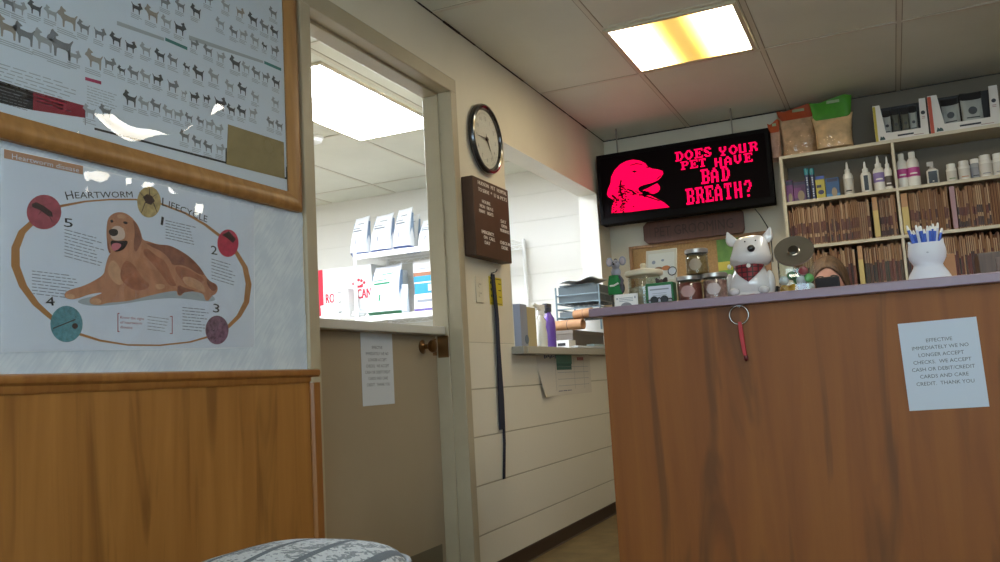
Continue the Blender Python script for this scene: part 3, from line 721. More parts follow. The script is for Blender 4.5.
for k in range(2):
    d_ = MB().box(.02+.61*k, .62+.61*k, .002, .02, .1, 1.25-FLOOR).build('door', white_paint, cb_, bevel=.002)
    MB().tube([(.56+.12*k, .0, .9), (.56+.12*k, -.025, .9), (.56+.12*k, -.025, 1.02), (.56+.12*k, .0, 1.02)], .005).build('handle', steel, d_)

def bag(mb, w, d, h, mi=0, z0=0, top=.02, n=14, seg=28, waist=.0, flare=0, mi_top=None, split=1.0, mi_bot=None, sb=0):
    """a stand-up pouch: full at the foot, sealed flat at the top"""
    rings = []; ts = []
    for k in range(n+1):
        t = k/n; dd = d/2*(min(1, (t/.06))**.5 if t < .06 else 1)*max(0, 1-max(0, (t-.25)/.75)**1.6)+.0012
        ww = w/2*(1-.06*math.sin(PI*t)-waist*t+flare*t*t)
        ring = []
        for i in range(seg):
            a = 2*PI*i/seg; ca, sa = math.cos(a), math.sin(a)
            x = ww*math.copysign(abs(ca)**.55, ca); y = dd*math.copysign(abs(sa)**(.75), sa)
            wr = .0022*math.sin(9*a+4*t)*math.sin(PI*t)
            ring.append((x, y+wr, z0+h*t+.004*math.cos(a*2)*t))
        rings.append(ring); ts.append(t)
    ka = max(1, int(round(n*sb))) if mi_bot is not None else 0; kb = int(round(n*split))
    if ka: mb.loft(rings[:ka+1], mi_bot, True, False)
    mb.loft(rings[ka:kb+1], mi, not ka, kb == n)
    if kb < n: mb.loft(rings[kb:], mi if mi_top is None else mi_top, False, True)
m_bagw = mat('bag_white', 'f3f5f7', .4, bump=.25, bscale=30); m_bagb = mat('bag_blue', '3f5ea6', .4); m_bagg = mat('bag_green', '2f8a63', .4)
def food_bag(px0, px1, pyt, y, z, d, label, mb_, mats, group, rz=0, mark=None):
    a, b = P(px0, 240, 'y', y), P(px1, 240, 'y', y); top = P((px0+px1)/2, pyt, 'y', y)
    w, h = b.x-a.x, top.z-z
    t = thing('food_bag', label, 'bag', ((a.x+b.x)/2, y, z+.001), group, rz)
    m_ = MB(); bag(m_, w, d, h, 0, mi_bot=1, sb=.09, flare=-.10, waist=.10); m_.map(lambda v: (v.x+.05*w*(v.z/h)**2, v.y+.25*d*(v.z/h)**2, v.z-.05*h*(v.z/h)**2*(.5-v.x/w))); m_.build('bag_body', [m_bagw, mb_], t, smooth=50)
    for sg in (-1, 1):
        g_ = MB(); g_.loft([[(sg*w*.46, -d*.10*k, h*(.06+.8*j/6)) for k in (-2.2, -1, 0, 1, 2.2)] for j, kk in enumerate([1]*7)], 0, False, False, closed=False); g_.map(lambda v: (v.x*(1-.12*(v.z/h))+sg*w*.012*(1-(v.y/(d*.22))**2)*0+.05*w*(v.z/h)**2, v.y*(1-max(0, v.z/h-.3))+.25*d*(v.z/h)**2, v.z-.05*h*(v.z/h)**2*(.5-v.x/w)))
        g_.build('side_gusset', mat('gusset_blue', '8fa6c4', .4), t, smooth=50)
    m_ = MB()
    def front(zz): return -d/2*max(0, 1-max(0, (zz/h-.25)/.75)**1.6)-.0045
    for (x0, x1, z0, z1) in ((-.28, .22, .60, .64), (-.3, .1, .68, .70), (-.06, .0, .27, .40), (-.1, .25, .80, .82)):
        ff = lambda x, z: (x*w*.95+.05*w*(z)**2, front(z*h)+.25*d*z*z, z*h-.05*h*z*z*(.5-x))
        vs = [ff(x0, z0), ff(x1, z0), ff(x1, z1), ff(x0, z1)] if 1 else [(x0*w, front(z0*h), z0*h), (x1*w, front(z0*h), z0*h), (x1*w, front(z1*h), z1*h), (x0*w, front(z1*h), z1*h)]
        m_.add(vs, [(0, 1, 2, 3)], 0)
    m_.build('bag_print', [mark or grey_ink], t)
U = RZ[3]; Lw = RZ[2]
food_bag(352, 369.5, 216, 5.50, U, .13, 'leftmost white food bag with blue foot on the upper wire rack', m_bagb, None, 'pet food bags on the rack')
food_bag(372, 394, 213, 5.50, U, .14, 'second white food bag with blue foot on the upper wire rack, the widest', m_bagb, None, 'pet food bags on the rack')
food_bag(395, 413, 207, 5.48, U, .14, 'third white food bag on the upper wire rack, standing tallest', m_bagb, None, 'pet food bags on the rack')
food_bag(406, 420, 214, 5.66, U, .12, 'white bluish food bag half hidden behind the tallest bag', m_bagb, None, 'pet food bags on the rack')
food_bag(419, 440, 218, 5.55, U, .12, 'white food bag cut off by the door jamb on the upper rack', m_bagw, None, 'pet food bags on the rack')
food_bag(367, 400, 264, 5.50, Lw, .16, 'large white food bag with green foot stripe on the lower rack', m_bagg, None, 'pet food bags on the rack', mark=m_bagg)
q = P(397, 283, 'y', 5.74)
t = thing('plastic_tub', 'round translucent white tub behind the green-striped food bag', 'tub', (q.x, 5.74, Lw+.001))
MB().lathe([(.001, 0), (.078, 0), (.083, .02), (.085, .30), (.081, .33), (.085, .335), (.085, .36), (.001, .365)], seg=32).build('tub_body', mat('tub_white', 'dfe4e6', .3), t, smooth=35)
MB().tube([(-.078, -.03, .3), (-.09, -.05, .2), (-.072, -.05, .12)], .004).build('handle', white, t)
# small boxes at the right of the rack
def small_box(px0, px1, pyt, pyb, y, d, label, mats, group, z=None, marks=(), name='carton', cat='box', rz=0):
    a, b = P(px0, (pyt+pyb)/2, 'y', y), P(px1, (pyt+pyb)/2, 'y', y); zt, zb = P((px0+px1)/2, pyt, 'y', y).z, P((px0+px1)/2, pyb, 'y', y).z
    if z is not None: zb = z
    t = thing(name, label, cat, ((a.x+b.x)/2, y, zb+.0006), group, rz); w, h = (b.x-a.x), zt-zb
    MB().box(-w/2, w/2, 0, d, 0, h).build('carton_body', mats[0], t, bevel=.0015)
    if marks:
        m_ = MB()
        for (u0, u1, v0, v1, mi) in marks: m_.box(-w/2+u0*w, -w/2+u1*w, -.0008, -.0002, v0*h, v1*h, mi)
        m_.build('carton_print', list(mats[1:]), t)
    return t, w, h
m_blue = mat('box_cyan', '2a93b8', .45); m_orb = mat('box_brown', 'a06a4a', .5); m_pur = mat('box_violet', '6a5a9a', .5); m_bw = mat('box_white', 'e6e6e4', .45)
_, _, h1 = small_box(414, 445, 293, 303.5, 5.52, .2, 'flat white box with violet edge, lowest of the stack on the rack', [m_bw, m_pur, grey_ink], 'boxes stacked on the rack', Lw, ((0, 1, 0, .22, 0), (.1, .6, .55, .7, 1)))
zz = Lw+h1+.001
_, _, h2 = small_box(414.5, 445, 281, 293, 5.52, .2, 'cyan blue box in the middle of the stack on the rack', [m_blue, m_bw], 'boxes stacked on the rack', zz, ((.45, .6, .2, .75, 0), (0, 1, .88, 1, 0)))
zz += h2+.001
_, _, h3 = small_box(413.5, 445, 271.5, 281, 5.52, .2, 'brown-topped blue box, third up in the stack on the rack', [m_blue, m_orb], 'boxes stacked on the rack', zz, ((0, 1, .62, 1, 0),))
zz += h3+.001
small_box(413, 445, 259, 271.5, 5.52, .2, 'white box on top of the stack on the rack', [m_bw, grey_ink], 'boxes stacked on the rack', zz, ((.1, .5, .25, .33, 0),))
q = P(403, 285, 'y', 5.55)
t = thing('plastic_bag', 'clear crumpled plastic bag between the food bag and the boxes', 'bag', (q.x+.045, 5.5, Lw+.001))
m_ = MB(); bag(m_, .055, .06, .22); m_.build('bag_body', mat('plastic_pale', 'cfd8e2', .25, bump=.8, bscale=25), t, smooth=60)
# big red-edged carton
y_ = 5.62; a = P(321, 300, 'y', y_); b = P(368, 300, 'y', y_); zt = P(345, 267, 'y', y_).z
t = thing('large_carton', 'large white carton with red lettering and red edge behind the rack post', 'box', (a.x-.02, y_, 1.2955))
w, h = b.x-a.x+.06, zt-1.2955
MB().box(0, w, 0, .2, 0, h).build('carton_body', m_bw, t, bevel=.002)
m_ = MB(); m_red = mat('carton_red', 'c8293f', .5)
m_.box(0, .045, -.001, -.0003, .06, h, 0)
lettering(m_, 'ROYAL', (.16, -.0012, .155), (1,0,0), (0,0,1), .074, 0, width=.19, bold=.006)
lettering(m_, 'CANIN', (.455, -.0012, .165), (1,0,0), (0,0,1), .074, 0, width=.19, bold=.006)
for k, (x, z, r) in enumerate(((.33, .285, .012), (.355, .302, .012), (.38, .31, .012), (.405, .302, .012), (.43, .285, .012))):
    m_.poly([(x+r*math.cos(i*PI/6), -.0012, z+r*math.sin(i*PI/6)) for i in range(12)], 0)
m_.poly([(.345, -.0012, .25), (.415, -.0012, .25), (.42, -.0012, .28), (.38, -.0012, .266), (.34, -.0012, .28)], 0)
m_.build('carton_lettering', m_red, t)
# clutter in front of it
a = P(341, 300, 'y', 5.46)
t = thing('tray_stack', 'white plastic drawer tower in front of the red-lettered carton', 'drawer unit', (a.x, 5.46, 1.2955))
MB().box(-.065, .065, 0, .14, 0, .235).build('tower_body', white, t, bevel=.003)
for k in range(3): 
    o = MB().box(-.06, .06, -.008, .0, .008+.075*k, .075+.075*k).build('drawer', mat('tray_white', 'dcdcda', .4), t, bevel=.003)
    MB().box(-.015, .015, -.016, -.008, .055+.075*k, .062+.075*k).build('pull', steel, o)
for k, (px, lab) in enumerate(((330, 'small white tub left of the white drawer tower'),)):
    a = P(px, 312, 'y', 5.4); t = thing('white_tub', lab, 'tub', (a.x, 5.36, 1.2955))
    MB().lathe([(.001, 0), (.038, 0), (.042, .01), (.044, .09), (.046, .092), (.046, .105), (.001, .107)], seg=24).build('tub_body', white, t, smooth=35)
def crumple(name, label, cat, loc, r, m, seed, flat=.6):
    rr = random.Random(seed); m_ = MB(); m_.ell((0, 0, r[2]), r, 0, 18, 12)
    ph = [rr.uniform(0, 6) for _ in range(6)]
    m_.map(lambda v: v*(1+.12*math.sin(v.x*60/(r[0]*10)+ph[0])*math.cos(v.y*45/(r[1]*10)+ph[1])+.08*math.sin(v.z*90/(r[2]*10)+ph[2]+v.x*40)))
    m_.map(lambda v: (v.x, v.y, max(0.0005, v.z)))
    o = m_.build(name, m, None, loc, smooth=25); return tag(o, label, cat)
a = P(352, 314, 'y', 5.45)
crumple('wrapped_bundle', 'crumpled white plastic wrapping at the foot of the rack post', 'plastic wrap', (a.x+.06, 5.46, 1.2965), (.06, .04, .03), mat('wrap', 'd6dadc', .3), 4)
a = P(372, 322, 'y', 5.5)
for k, (dx, lab) in enumerate(((0, 'white paper bundle on the middle deck under the food bag'), (.25, 'grey-white paper bundle on the middle deck toward the jamb'))):
    crumple('paper_bundle', lab, 'paper', (-1.5+dx*2.2, 5.55, .8205), (.2, .13, .1), mat('bundle%d' % k, ('d9d9d6', 'a9b0b4')[k], .6), 8+k)
crumple('cloth_bundle', 'grey cloth bundle at the right end of the lower rack deck', 'cloth', (-.93, 5.66, 1.2965), (.085, .09, .04), mat('cloth_grey', '9a9a94', .8), 12)

# ------------------------------------------------------------------ things on the hatch ledge
LZ = HZ0+.0006
def hatch(px, x): return P(px, 335, 'x', x).y
# steel letter tray, its front facing the counter
YT = 4.76; xa, xb = P(556, 298, 'y', YT).x, P(599, 292, 'y', YT).x; zu, zd = P(576, 294.5, 'y', YT).z, P(577, 302.3, 'y', YT).z; TDp = .32; TW = xb-xa
lt = thing('letter_tray', 'grey wire letter tray with papers at the far end of the ledge', 'letter tray', (xa, YT, LZ))
m_gw = mat('tray_wire', '7c8d95', .3, .5); ZB = .1075
for zt_, lip in ((zd-LZ, zu-zd), (zd-LZ-.085, .05)):
    m_ = MB()
    m_.tube([(0, 0, zt_+lip), (TW, 0, zt_+lip), (TW, TDp, zt_+lip), (0, TDp, zt_+lip)], .0045, seg=6, closed=True)
    m_.tube([(0, 0, zt_), (TW, 0, zt_), (TW, TDp, zt_), (0, TDp, zt_)], .0045, seg=6, closed=True)
    for j in range(9): m_.tube([(TW*j/8, 0, zt_), (TW*j/8, TDp, zt_), (TW*j/8, TDp, zt_+lip)], .002, seg=5)
    for j in range(4): m_.tube([(0, TDp*j/3, zt_+lip), (0, TDp*j/3, zt_), (TW, TDp*j/3, zt_), (TW, TDp*j/3, zt_+lip)], .002, seg=5)
    m_.build('wire_tray', m_gw, lt, smooth=40)
for (x, y) in ((0, 0), (0, TDp), (TW, 0), (TW, TDp)): MB().tube([(x, y, ZB), (x, y, zu-LZ+.05)], .0055).build('post', m_gw, lt, smooth=40)
m_dark = mat('tray_papers_dark', '59656b', .6); zdk = P(576, 285.5, 'y', YT).z
tag(MB().box(.012, TW-.012, .012, TDp-.012, 0, zdk-zd-.006).box(.02, TW-.03, .015, TDp-.03, zdk-zd-.0055, zdk-zd+.004).build('paper_stack', [m_dark], None, (xa, YT, zd+.005), bevel=.002), 'dark grey stack of papers in the upper deck of the wire tray', 'papers')
tag(MB().box(.012, TW-.012, .012, TDp-.012, 0, .03).build('paper_stack', mat('tray_papers_mid', '6c777c', .6), None, (xa, YT, zd-.085+.005), bevel=.002), 'grey stack of papers in the lower deck of the wire tray', 'papers')
m_ = MB(); rows_ = []
for k in range(10): rows_.append([(.03+(TW-.05)*k/9, -.025+.032*j, .006+.012*math.sin(k*.6+j*.3)**2+.014*(k/9)**2) for j in range(10)])
m_.loft(rows_, 0, False, False, closed=False); o = m_.build('loose_papers', mat('loose_paper_white', 'eceeee', .6), None, (xa, YT, zdk+.012), smooth=50)
o.modifiers.new('thick', 'SOLIDIFY').thickness = .004; tag(o, 'curled white papers on top of the wire letter tray', 'papers')
# cardboard rolls
m_kraft = mat('kraft', 'a67a52', .7, var=.12, scale=25, stretch=(1, 1, 4)); m_kraft2 = mat('kraft_end', 'c79f74', .7)
def roll(pa, pb, r, label, holes=True):
    a, b = Vector(pa), Vector(pb); t = thing('cardboard_tube', label, 'tube', a, 'cardboard tubes on the ledge'); d = b-a
    m_ = MB(); n = d.normalized(); up = n.orthogonal().normalized(); s = n.cross(up)
    def ring(p, rr): return [p+rr*(math.cos(2*PI*k/24)*up+math.sin(2*PI*k/24)*s) for k in range(24)]
    o0 = Vector((0, 0, 0))
    m_.loft([ring(o0+n*.012, r*.8), ring(o0, r*.8), ring(o0, r), ring(d, r), ring(d, r*.8), ring(d-n*.012, r*.8)], 0, True, True); m_.build('tube_wall', [m_kraft], t, smooth=40)
    m_ = MB(); m_.loft([ring(d*.55, r*1.012), ring(d*.57, r*1.012)], 0, False, False); m_.build('tape_band', mat('tube_tape', '4b3a2c', .5), t, smooth=40)
zb = LZ+.105
bx = thing('brown_box', 'low dark grey box under the cardboard tubes on the ledge', 'box', (-.12, 4.57, LZ))
MB().box(-.28, .12, 0, .56, 0, .104).build('box_body', mat('dim_box', '6b635b', .6), bx, bevel=.003)
MB().box(-.282, .122, -.002, .562, .085, .106).build('box_lid', mat('dim_box_lid', '776d63', .6), bx, bevel=.002)
zb = LZ+.107
roll((-.155, 4.655, zb+.030), (.05, 4.615, zb+.030), .030, 'lower brown cardboard tube lying before the wire tray')
roll((-.02, 4.685, zb+.088), (.095, 4.655, zb+.094), .027, 'upper shorter brown cardboard tube resting on the lower one')
# spray bottle
y_ = hatch(551, .02)
sb_ = thing('spray_bottle', 'purple spray bottle on the hatch ledge', 'bottle', (.012, y_, LZ))
MB().lathe([(.001, 0), (.03, 0), (.034, .006), (.034, .12), (.03, .15), (.017, .172), (.014, .178), (.014, .185), (.001, .185)], seg=28).build('bottle_body', mat('purple', '6d4fa8', .3), sb_, smooth=35)
MB().lathe([(.016, .184), (.018, .186), (.018, .206), (.001, .208)], seg=20).box(-.012, .012, -.045, .022, .206, .226).build('spray_head', mat('spray_dark', '4a4a52', .4), sb_, bevel=.002)
MB().box(-.006, .006, -.04, -.03, .175, .21).build('trigger', mat('spray_dark', ''), sb_, bevel=.002)
y2 = hatch(542, .02)
sb2 = thing('spray_bottle', 'white spray bottle with white nozzle left of the purple bottle', 'bottle', (.02, y2, LZ))
MB().lathe([(.001, 0), (.025, 0), (.027, .006), (.027, .07), (.022, .10), (.026, .13), (.013, .155), (.012, .165), (.001, .165)], seg=24).build('bottle_body', mat('bottle_frost', 'dcdad2', .35), sb2, smooth=35)
m_ = MB().lathe([(.015, .164), (.017, .166), (.017, .186), (.001, .188)], seg=20)
m_.loft([[(x*.5, -.03, .187+z) for x, z in ((-.02, .0), (.02, .0), (.02, .025), (-.02, .025))], [(x*.6, .03, .185+z) for x, z in ((-.02, 0), (.02, 0), (.02, .03), (-.02, .03))]][::-1], 0)
m_.loft([[(x*.4, -.03, .187+z) for x, z in ((-.02, .0), (.02, .0), (.02, .022), (-.02, .022))], [(x*.4, -.10, .205+z) for x, z in ((-.02, 0), (.02, 0), (.02, .014), (-.02, .014))]], 0)
m_.build('spray_head', white, sb2, bevel=.003); MB().loft([[(-.005, -.035, .19), (.005, -.035, .19), (.005, -.025, .19), (-.005, -.025, .19)], [(-.005, -.06, .145), (.005, -.06, .145), (.005, -.053, .143), (-.005, -.053, .143)]]).build('trigger', white, sb2, bevel=.002)
yy_ = P(531, 320, 'x', -.06).y
o = thing('file_box', 'grey and tan file box at the near end of the ledge', 'box', (-.10, HY0+.045, LZ))
MB().box(-.12, .12, 0, .085, 0, .205).build('box_body', mat('filebox_grey', '8d93a3', .5), o, bevel=.002)
MB().box(-.1, .118, .09, .20, 0, .195).build('box_insert', mat('filebox_tan', 'b5a77d', .55), o, bevel=.002)
MB().lathe([(.001, 0), (.022, 0), (.022, .002), (.001, .002)], seg=20).map(lambda v: (v.z+.12, v.x+.065, v.y+.035)).build('round_sticker', mat('sticker_blue', '5a6b80', .5), o)
y3 = hatch(556, .03)
o = thing('small_carton', 'small white carton with dark print beside the purple bottle', 'box', (-.015, 4.44, LZ))
MB().box(-.05, .035, 0, .11, 0, .045).build('carton_body', m_bw, o, bevel=.0015)
MB().box(-.03, .015, -.0008, -.0002, .014, .03).build('carton_print', ink, o)
o = thing('white_envelope', 'flat white and blue plastic packet near the right end of the ledge', 'packet', (.033, 4.46, LZ))
MB().box(-.03, .03, 0, .62, 0, .012).build('packet_body', mat('packet_white', 'c9d2d8', .4), o, bevel=.004)
MB().box(-.022, .022, .3, .58, .0125, .026).build('packet_window', mat('packet_blue', '9fb6c4', .3), o, bevel=.003)

# ------------------------------------------------------------------ reception counter
CF, SF, ST, SB = 2.92, 2.885, .997, .966      # front face, slab front, slab top, slab underside
CX0, CX1 = .70, 4.55
rc = thing('reception_counter', 'wood-veneer reception counter with a mauve laminate top', 'counter', (CX0, CF, FLOOR))
m_cw = wood('counter_veneer', '7e4610', '90561a', '55300a', .8, .6)
MB().box(0, CX1-CX0, 0, .02, 0, SB-FLOOR).build('front_panel', m_cw, rc)
MB().box(0, .02, .0205, .52, 0, SB-FLOOR).build('side_panel', m_cw, rc)
MB().box(-.04, CX1-CX0, SF-CF, .58, SB-FLOOR+.0003, ST-FLOOR).build('countertop', mat('mauve_laminate', '8d7886', .4, var=.04, scale=30), rc, bevel=.004)
MB().box(.02, CX1-CX0, .52, .54, .62, SB-FLOOR).build('back_rail', m_cw, rc)
TOP = ST+.0008
CY = 3.02

# ring with the red strap hanging under the overhang
q = P(739, 315, 'y', 2.905)
kr = thing('key_ring', 'metal ring with a red strap hanging under the countertop edge', 'key ring', (q.x, 2.905, q.z))
rr_ = P(728, 315, 'y', 2.905); R0 = (q-rr_).length*.86
MB().tube([(R0*math.cos(2*PI*k/28), 0, R0*math.sin(2*PI*k/28)) for k in range(28)], .0028, closed=True).build('ring', mat('ring_metal', '9a948a', .25, 1), kr, smooth=60)
MB().tube([(0, .002, SB-q.z-.006), (0, .002, R0+.004), (.004, -.004, R0-.006), (.007, -.002, R0-.002)], .002).build('hook', steel, kr, smooth=60)
MB().box(-.008, .008, -.004, .008, SB-q.z-.0045, SB-q.z-.0015).build('hook_plate', steel, kr, bevel=.0008)
m_ = MB(); rows_ = []
for (x, z, wd) in ((.0, -R0+.008, .010), (.001, -R0-.004, .013), (.003, -R0-.045, .014), (.007, -R0-.088, .0125), (.009, -R0-.103, .011)):
    rows_.append([(x-wd/2, -.004, z), (x+wd/2, -.004, z), (x+wd/2, .003, z), (x-wd/2, .003, z)])
m_.loft(rows_, 0); m_.build('strap', mat('strap_red', 'b3232b', .5), kr, bevel=.001)
m_ = MB(); m_.ell((.0105, 0, -R0-.110), (.007, .005, .011), 0, 12, 8); m_.build('clasp', mat('clasp_dark', '5c1418', .35), kr, smooth=60)

# ---- mouse figurine in a green coat
q = P(618, 300, 'y', 3.06)
mo = thing('mouse_figurine', 'small grey mouse figurine in a green coat at the counter end', 'figurine', (q.x, 3.06, TOP)); mo.scale = (1.1, 1.1, 1.13)
m_gm = mat('mouse_grey', '8e8e98', .8, bump=.4, bscale=200); m_gd = mat('mouse_dark', '55555c', .8)
k_ = MB()
for s in (-1, 1): k_.lathe([(.001, .0), (.007, 0), (.007, .006), (.0035, .010), (.0032, .058), (.005, .062)], (s*.014-.004, 0, 0), seg=10)
k_.build('legs', mat('mouse_leg', '4a463e', .6), mo, smooth=40)
MB().lathe([(.001, .05), (.024, .05), (.026, .058), (.024, .09), (.019, .112), (.001, .116)], (-.006, 0, 0), seg=18, sy=.75).build('coat', mat('coat_green', '1f7a3c', .75), mo, smooth=40)
k_ = MB(); k_.ell((0, 0, .122), (.017, .014, .018), 0, 14, 10); k_.ell((.001, -.002, .147), (.014, .015, .017), 0, 16, 10); k_.ell((.001, -.016, .146), (.007, .011, .007), 0, 10, 8); k_.build('head', m_gm, mo, smooth=60)
for s in (-1, 1):
    k_ = MB(); k_.ell((.002+s*.0225, .002, .158), (.0125, .004, .0155), 0, 16, 8); o = k_.build('ear', m_gm, mo, smooth=60)
    k_ = MB(); k_.ell((.002+s*.0225, -.0022, .157), (.008, .002, .011), 0, 12, 8); k_.build('inner_ear', mat('ear_in', 'b3a5a9', .8), o, smooth=60)
k_ = MB(); k_.ell((.001, -.027, .147), (.004, .004, .0035), 0, 10, 6); k_.ell((-.005, -.0145, .154), (.002, .002, .002), 0, 8, 6); k_.ell((.007, -.0145, .154), (.002, .002, .002), 0, 8, 6)
k_.ell((.001, -.0, .163), (.006, .006, .005), 0, 10, 6); k_.build('nose_and_eyes', black, mo, smooth=60)
k_ = MB().tube([(-.018, -.018, .078), (-.004, -.024, .077), (.012, -.022, .084)], .0032); k_.build('white_scarf', white, mo, smooth=60)
k_ = MB().tube([(.012, -.004, .108), (.024, -.014, .092), (.022, -.022, .08)], .0055); k_.ell((.0215, -.023, .078), (.006, .006, .006), 0, 10, 6); k_.ell((.014, 0, .07), (.013, .012, .02), 0, 12, 8); k_.build('arm', m_gd, mo, smooth=60)

# ---- small white sign card
def card(name, label, cat, p0, p1, y, m, prints=(), th=.003, tilt=.12, back=None):
    a, b = P(p0[0], p0[1], 'y', y), P(p1[0], p1[1], 'y', y)
    w, h = b.x-a.x, max(.02, a.z-TOP)
    t = thing(name, label, cat, ((a.x+b.x)/2, y, TOP))
    def tl(v): return (v.x, v.y+v.z*tilt, v.z)
    MB().box(-w/2, w/2, 0, th, 0, h).map(tl).build('card_front', m, t)
    MB().prism([(-w*.3, th, 0), (-w*.3, th+h*.5, 0), (-w*.3, th+h*tilt*.7, h*.7)], (w*.6, 0, 0)).build('card_back_stand', back or m, t)
    return t, w, h, tl
t, w, h, tl = card('sign_card', 'small white printed card standing before the mouse figurine', 'card', (614, 295), (638, 305), 2.97, white)
m_ = MB()
for k in range(3): m_.box(-w*.3, w*.3, -.0008, -.0003, h*(.68-.12*k), h*(.72-.12*k))
m_.box(-w*.42, -w*.36, -.0008, -.0003, h*.62, h*.74); m_.box(w*.36, w*.41, -.0008, -.0003, h*.62, h*.8)
m_.map(tl).build('card_print', grey_ink, t)
m_ = MB(); m_.poly([(.022*math.cos(k*PI/10), -.001, .017*math.sin(k*PI/10)) for k in range(11)]); m_.map(tl).build('grey_picture', mat('card_grey', '8b8b90', .6), t)

# ---- glass canister with cream lid
a, b = P(629, 290, 'y', 3.12), P(661, 290, 'y', 3.12); rC = (b.x-a.x)/2; zl = P(645, 276, 'y', 3.12).z-TOP
ca = thing('canister', 'glass canister with a wide cream lid and knob', 'canister', ((a.x+b.x)/2, 3.12, TOP))
m_gl = glass('jar_glass', 'f1f4f0', .07, .03, 0, 6, .03)
MB().lathe([(.001, 0), (rC*.95, 0), (rC, .006), (rC, zl*.93), (rC*.95, zl), (rC*.92, zl), (rC*.96, zl*.93), (rC*.96, .008), (rC*.9, .004), (.001, .004)], seg=36).build('jar', m_gl, ca, smooth=35)
MB().lathe([(.001, .0045), (rC*.88, .0045), (rC*.93, .01), (rC*.93, zl*.62), (rC*.6, zl*.68), (.001, zl*.66)], seg=28).build('biscuits', mat('oat_treats', 'b3a284', .8, var=.35, scale=70, bump=.8, bscale=90), ca, smooth=40)
MB().lathe([(.001, zl), (rC*1.12, zl), (rC*1.18, zl+.004), (rC*1.18, zl+.012), (rC*1.1, zl+.019), (rC*.5, zl+.026), (rC*.2, zl+.027), (rC*.16, zl+.034), (rC*.2, zl+.041), (rC*.14, zl+.047), (.001, zl+.048)], seg=36).build('lid', mat('lid_cream', 'd3c8ae', .3), ca, smooth=35)

# ---- picture card leaning behind the canister
y_ = 3.34; a, b = P(642, 251, 'y', y_), P(671, 247, 'y', y_); w = b.x-a.x+.008; h = b.z-TOP
pc = thing('picture_card', 'cream framed picture card standing behind the canister', 'picture frame', ((a.x+b.x)/2, y_, TOP), None)
def tl(v): return (v.x+v.z*.04, v.y+v.z*.15, v.z)
MB().box(-w/2, w/2, 0, .008, 0, h).map(tl).build('frame_board', mat('card_cream', 'cfc8b4', .6), pc, bevel=.002)
MB().box(-w*.42, w*.42, -.0012, -.0002, h*.5, h*.94).map(tl).build('picture', mat('pic_back', 'd9d6c9', .6), pc)
m_ = MB()
for (x, z, rx, rz, mi) in ((-.08, .69, .14, .03, 0), (.16, .69, .14, .04, 1), (-.24, .80, .06, .03, 2), (.05, .82, .05, .02, 2)): m_.poly([(w*(x+rx*math.cos(k*PI/8)), -.0022, h*(z+rz*math.sin(k*PI/8))) for k in range(16)], mi)
m_.map(tl).build('picture_print', [mat('pic_brown', '8b6a4a', .6), mat('pic_orange', 'c47a48', .6), grey_ink], pc)
c = Vector((w*.36, -.004, h*.63)); rD = .0165
m_ = MB(); m_.tube([(c.x+rD*math.cos(2*PI*k/24), c.y, c.z+rD*math.sin(2*PI*k/24)) for k in range(24)], .0018, seg=6, closed=True); m_.map(tl); o = m_.build('round_dial', black, pc, smooth=60)
MB().prism([(c.x+rD*math.cos(2*PI*k/20), -.002, c.z+rD*math.sin(2*PI*k/20)) for k in range(20)], (0, -.001, 0)).map(tl).build('dial_face', mat('dial_white', 'd5dade', .5), pc)
MB().prism([(-w*.3, .008, 0), (-w*.3, .008+h*.4, 0), (-w*.3, .008+h*.15*.8, h*.8)], (w*.6, 0, 0)).build('easel_back', mat('card_cream', ''), pc)

# ---- green card holder with spectacles
y_ = 2.985; a, b = P(645, 284, 'y', y_), P(673, 284, 'y', y_); w = b.x-a.x; h = a.z-TOP
gh = thing('card_holder', 'green box holding a white card with black spectacles in front', 'card holder', ((a.x+b.x)/2, y_, TOP))
MB().box(-w/2, w/2, 0, .05, 0, h).build('holder_box', mat('holder_green', '1e6b3a', .5), gh, bevel=.003)
MB().box(-w*.4, w*.42, -.0025, -.0006, h*.12, h*.86).build('white_card', mat('holder_card', 'd3d6e2', .6), gh)
m_ = MB(); m_.box(-w*.34, w*.34, -.0034, -.0027, h*.66, h*.72)
for k in range(3): m_.box(-w*.25, w*.25, -.0034, -.0027, h*(.5-.09*k), h*(.52-.09*k))
m_.build('card_print', grey_ink, gh)
gs = thing('spectacles', 'pair of black toy spectacles leaning on the green card holder', 'spectacles', ((a.x+b.x)/2+.002, y_-.02, TOP))
m_ = MB()
for s in (-1, 1): m_.lathe([(.001, -.003), (.0135, -.003), (.0145, 0), (.0135, .003), (.001, .003)], seg=18); 
k_ = len(m_.v)//2
for i in range(len(m_.v)):
    v = m_.v[i]; s = -1 if i < k_ else 1; m_.v[i] = Vector((v.x+s*.018, v.z, v.y+.0145))
m_.build('lenses', mat('spec_black', '101014', .2), gs, smooth=40)
MB().tube([(-.006, 0, .018), (0, -.002, .022), (.006, 0, .018)], .0022).tube([(-.033, 0, .016), (-.04, .004, .017), (-.044, .012, .012)], .002).tube([(.033, 0, .016), (.04, .004, .017), (.044, .012, .012)], .002).build('bridge_and_temples', black, gs, smooth=60)
bw = thing('ribbon_bow', 'dark brown ribbon bow on top of the green card holder', 'bow', ((a.x+b.x)/2+.005, y_+.022, TOP+h+.0006))
m_ = MB()
for s in (-1, 1): m_.loft([[(s*.003, -.006, .002), (s*.003, .006, .002), (s*.003, .006, .010), (s*.003, -.006, .010)], [(s*.016, -.009, .0), (s*.016, .009, .0), (s*.016, .009, .019), (s*.016, -.009, .019)], [(s*.021, -.007, .003), (s*.021, .007, .003), (s*.021, .007, .017), (s*.021, -.007, .017)]])
m_.build('loops', mat('bow_brown', '3a2622', .6), bw, bevel=.002)
MB().box(-.004, .004, -.008, .008, 0, .013).build('knot', mat('bow_knot', '55362e', .6), bw, bevel=.002)

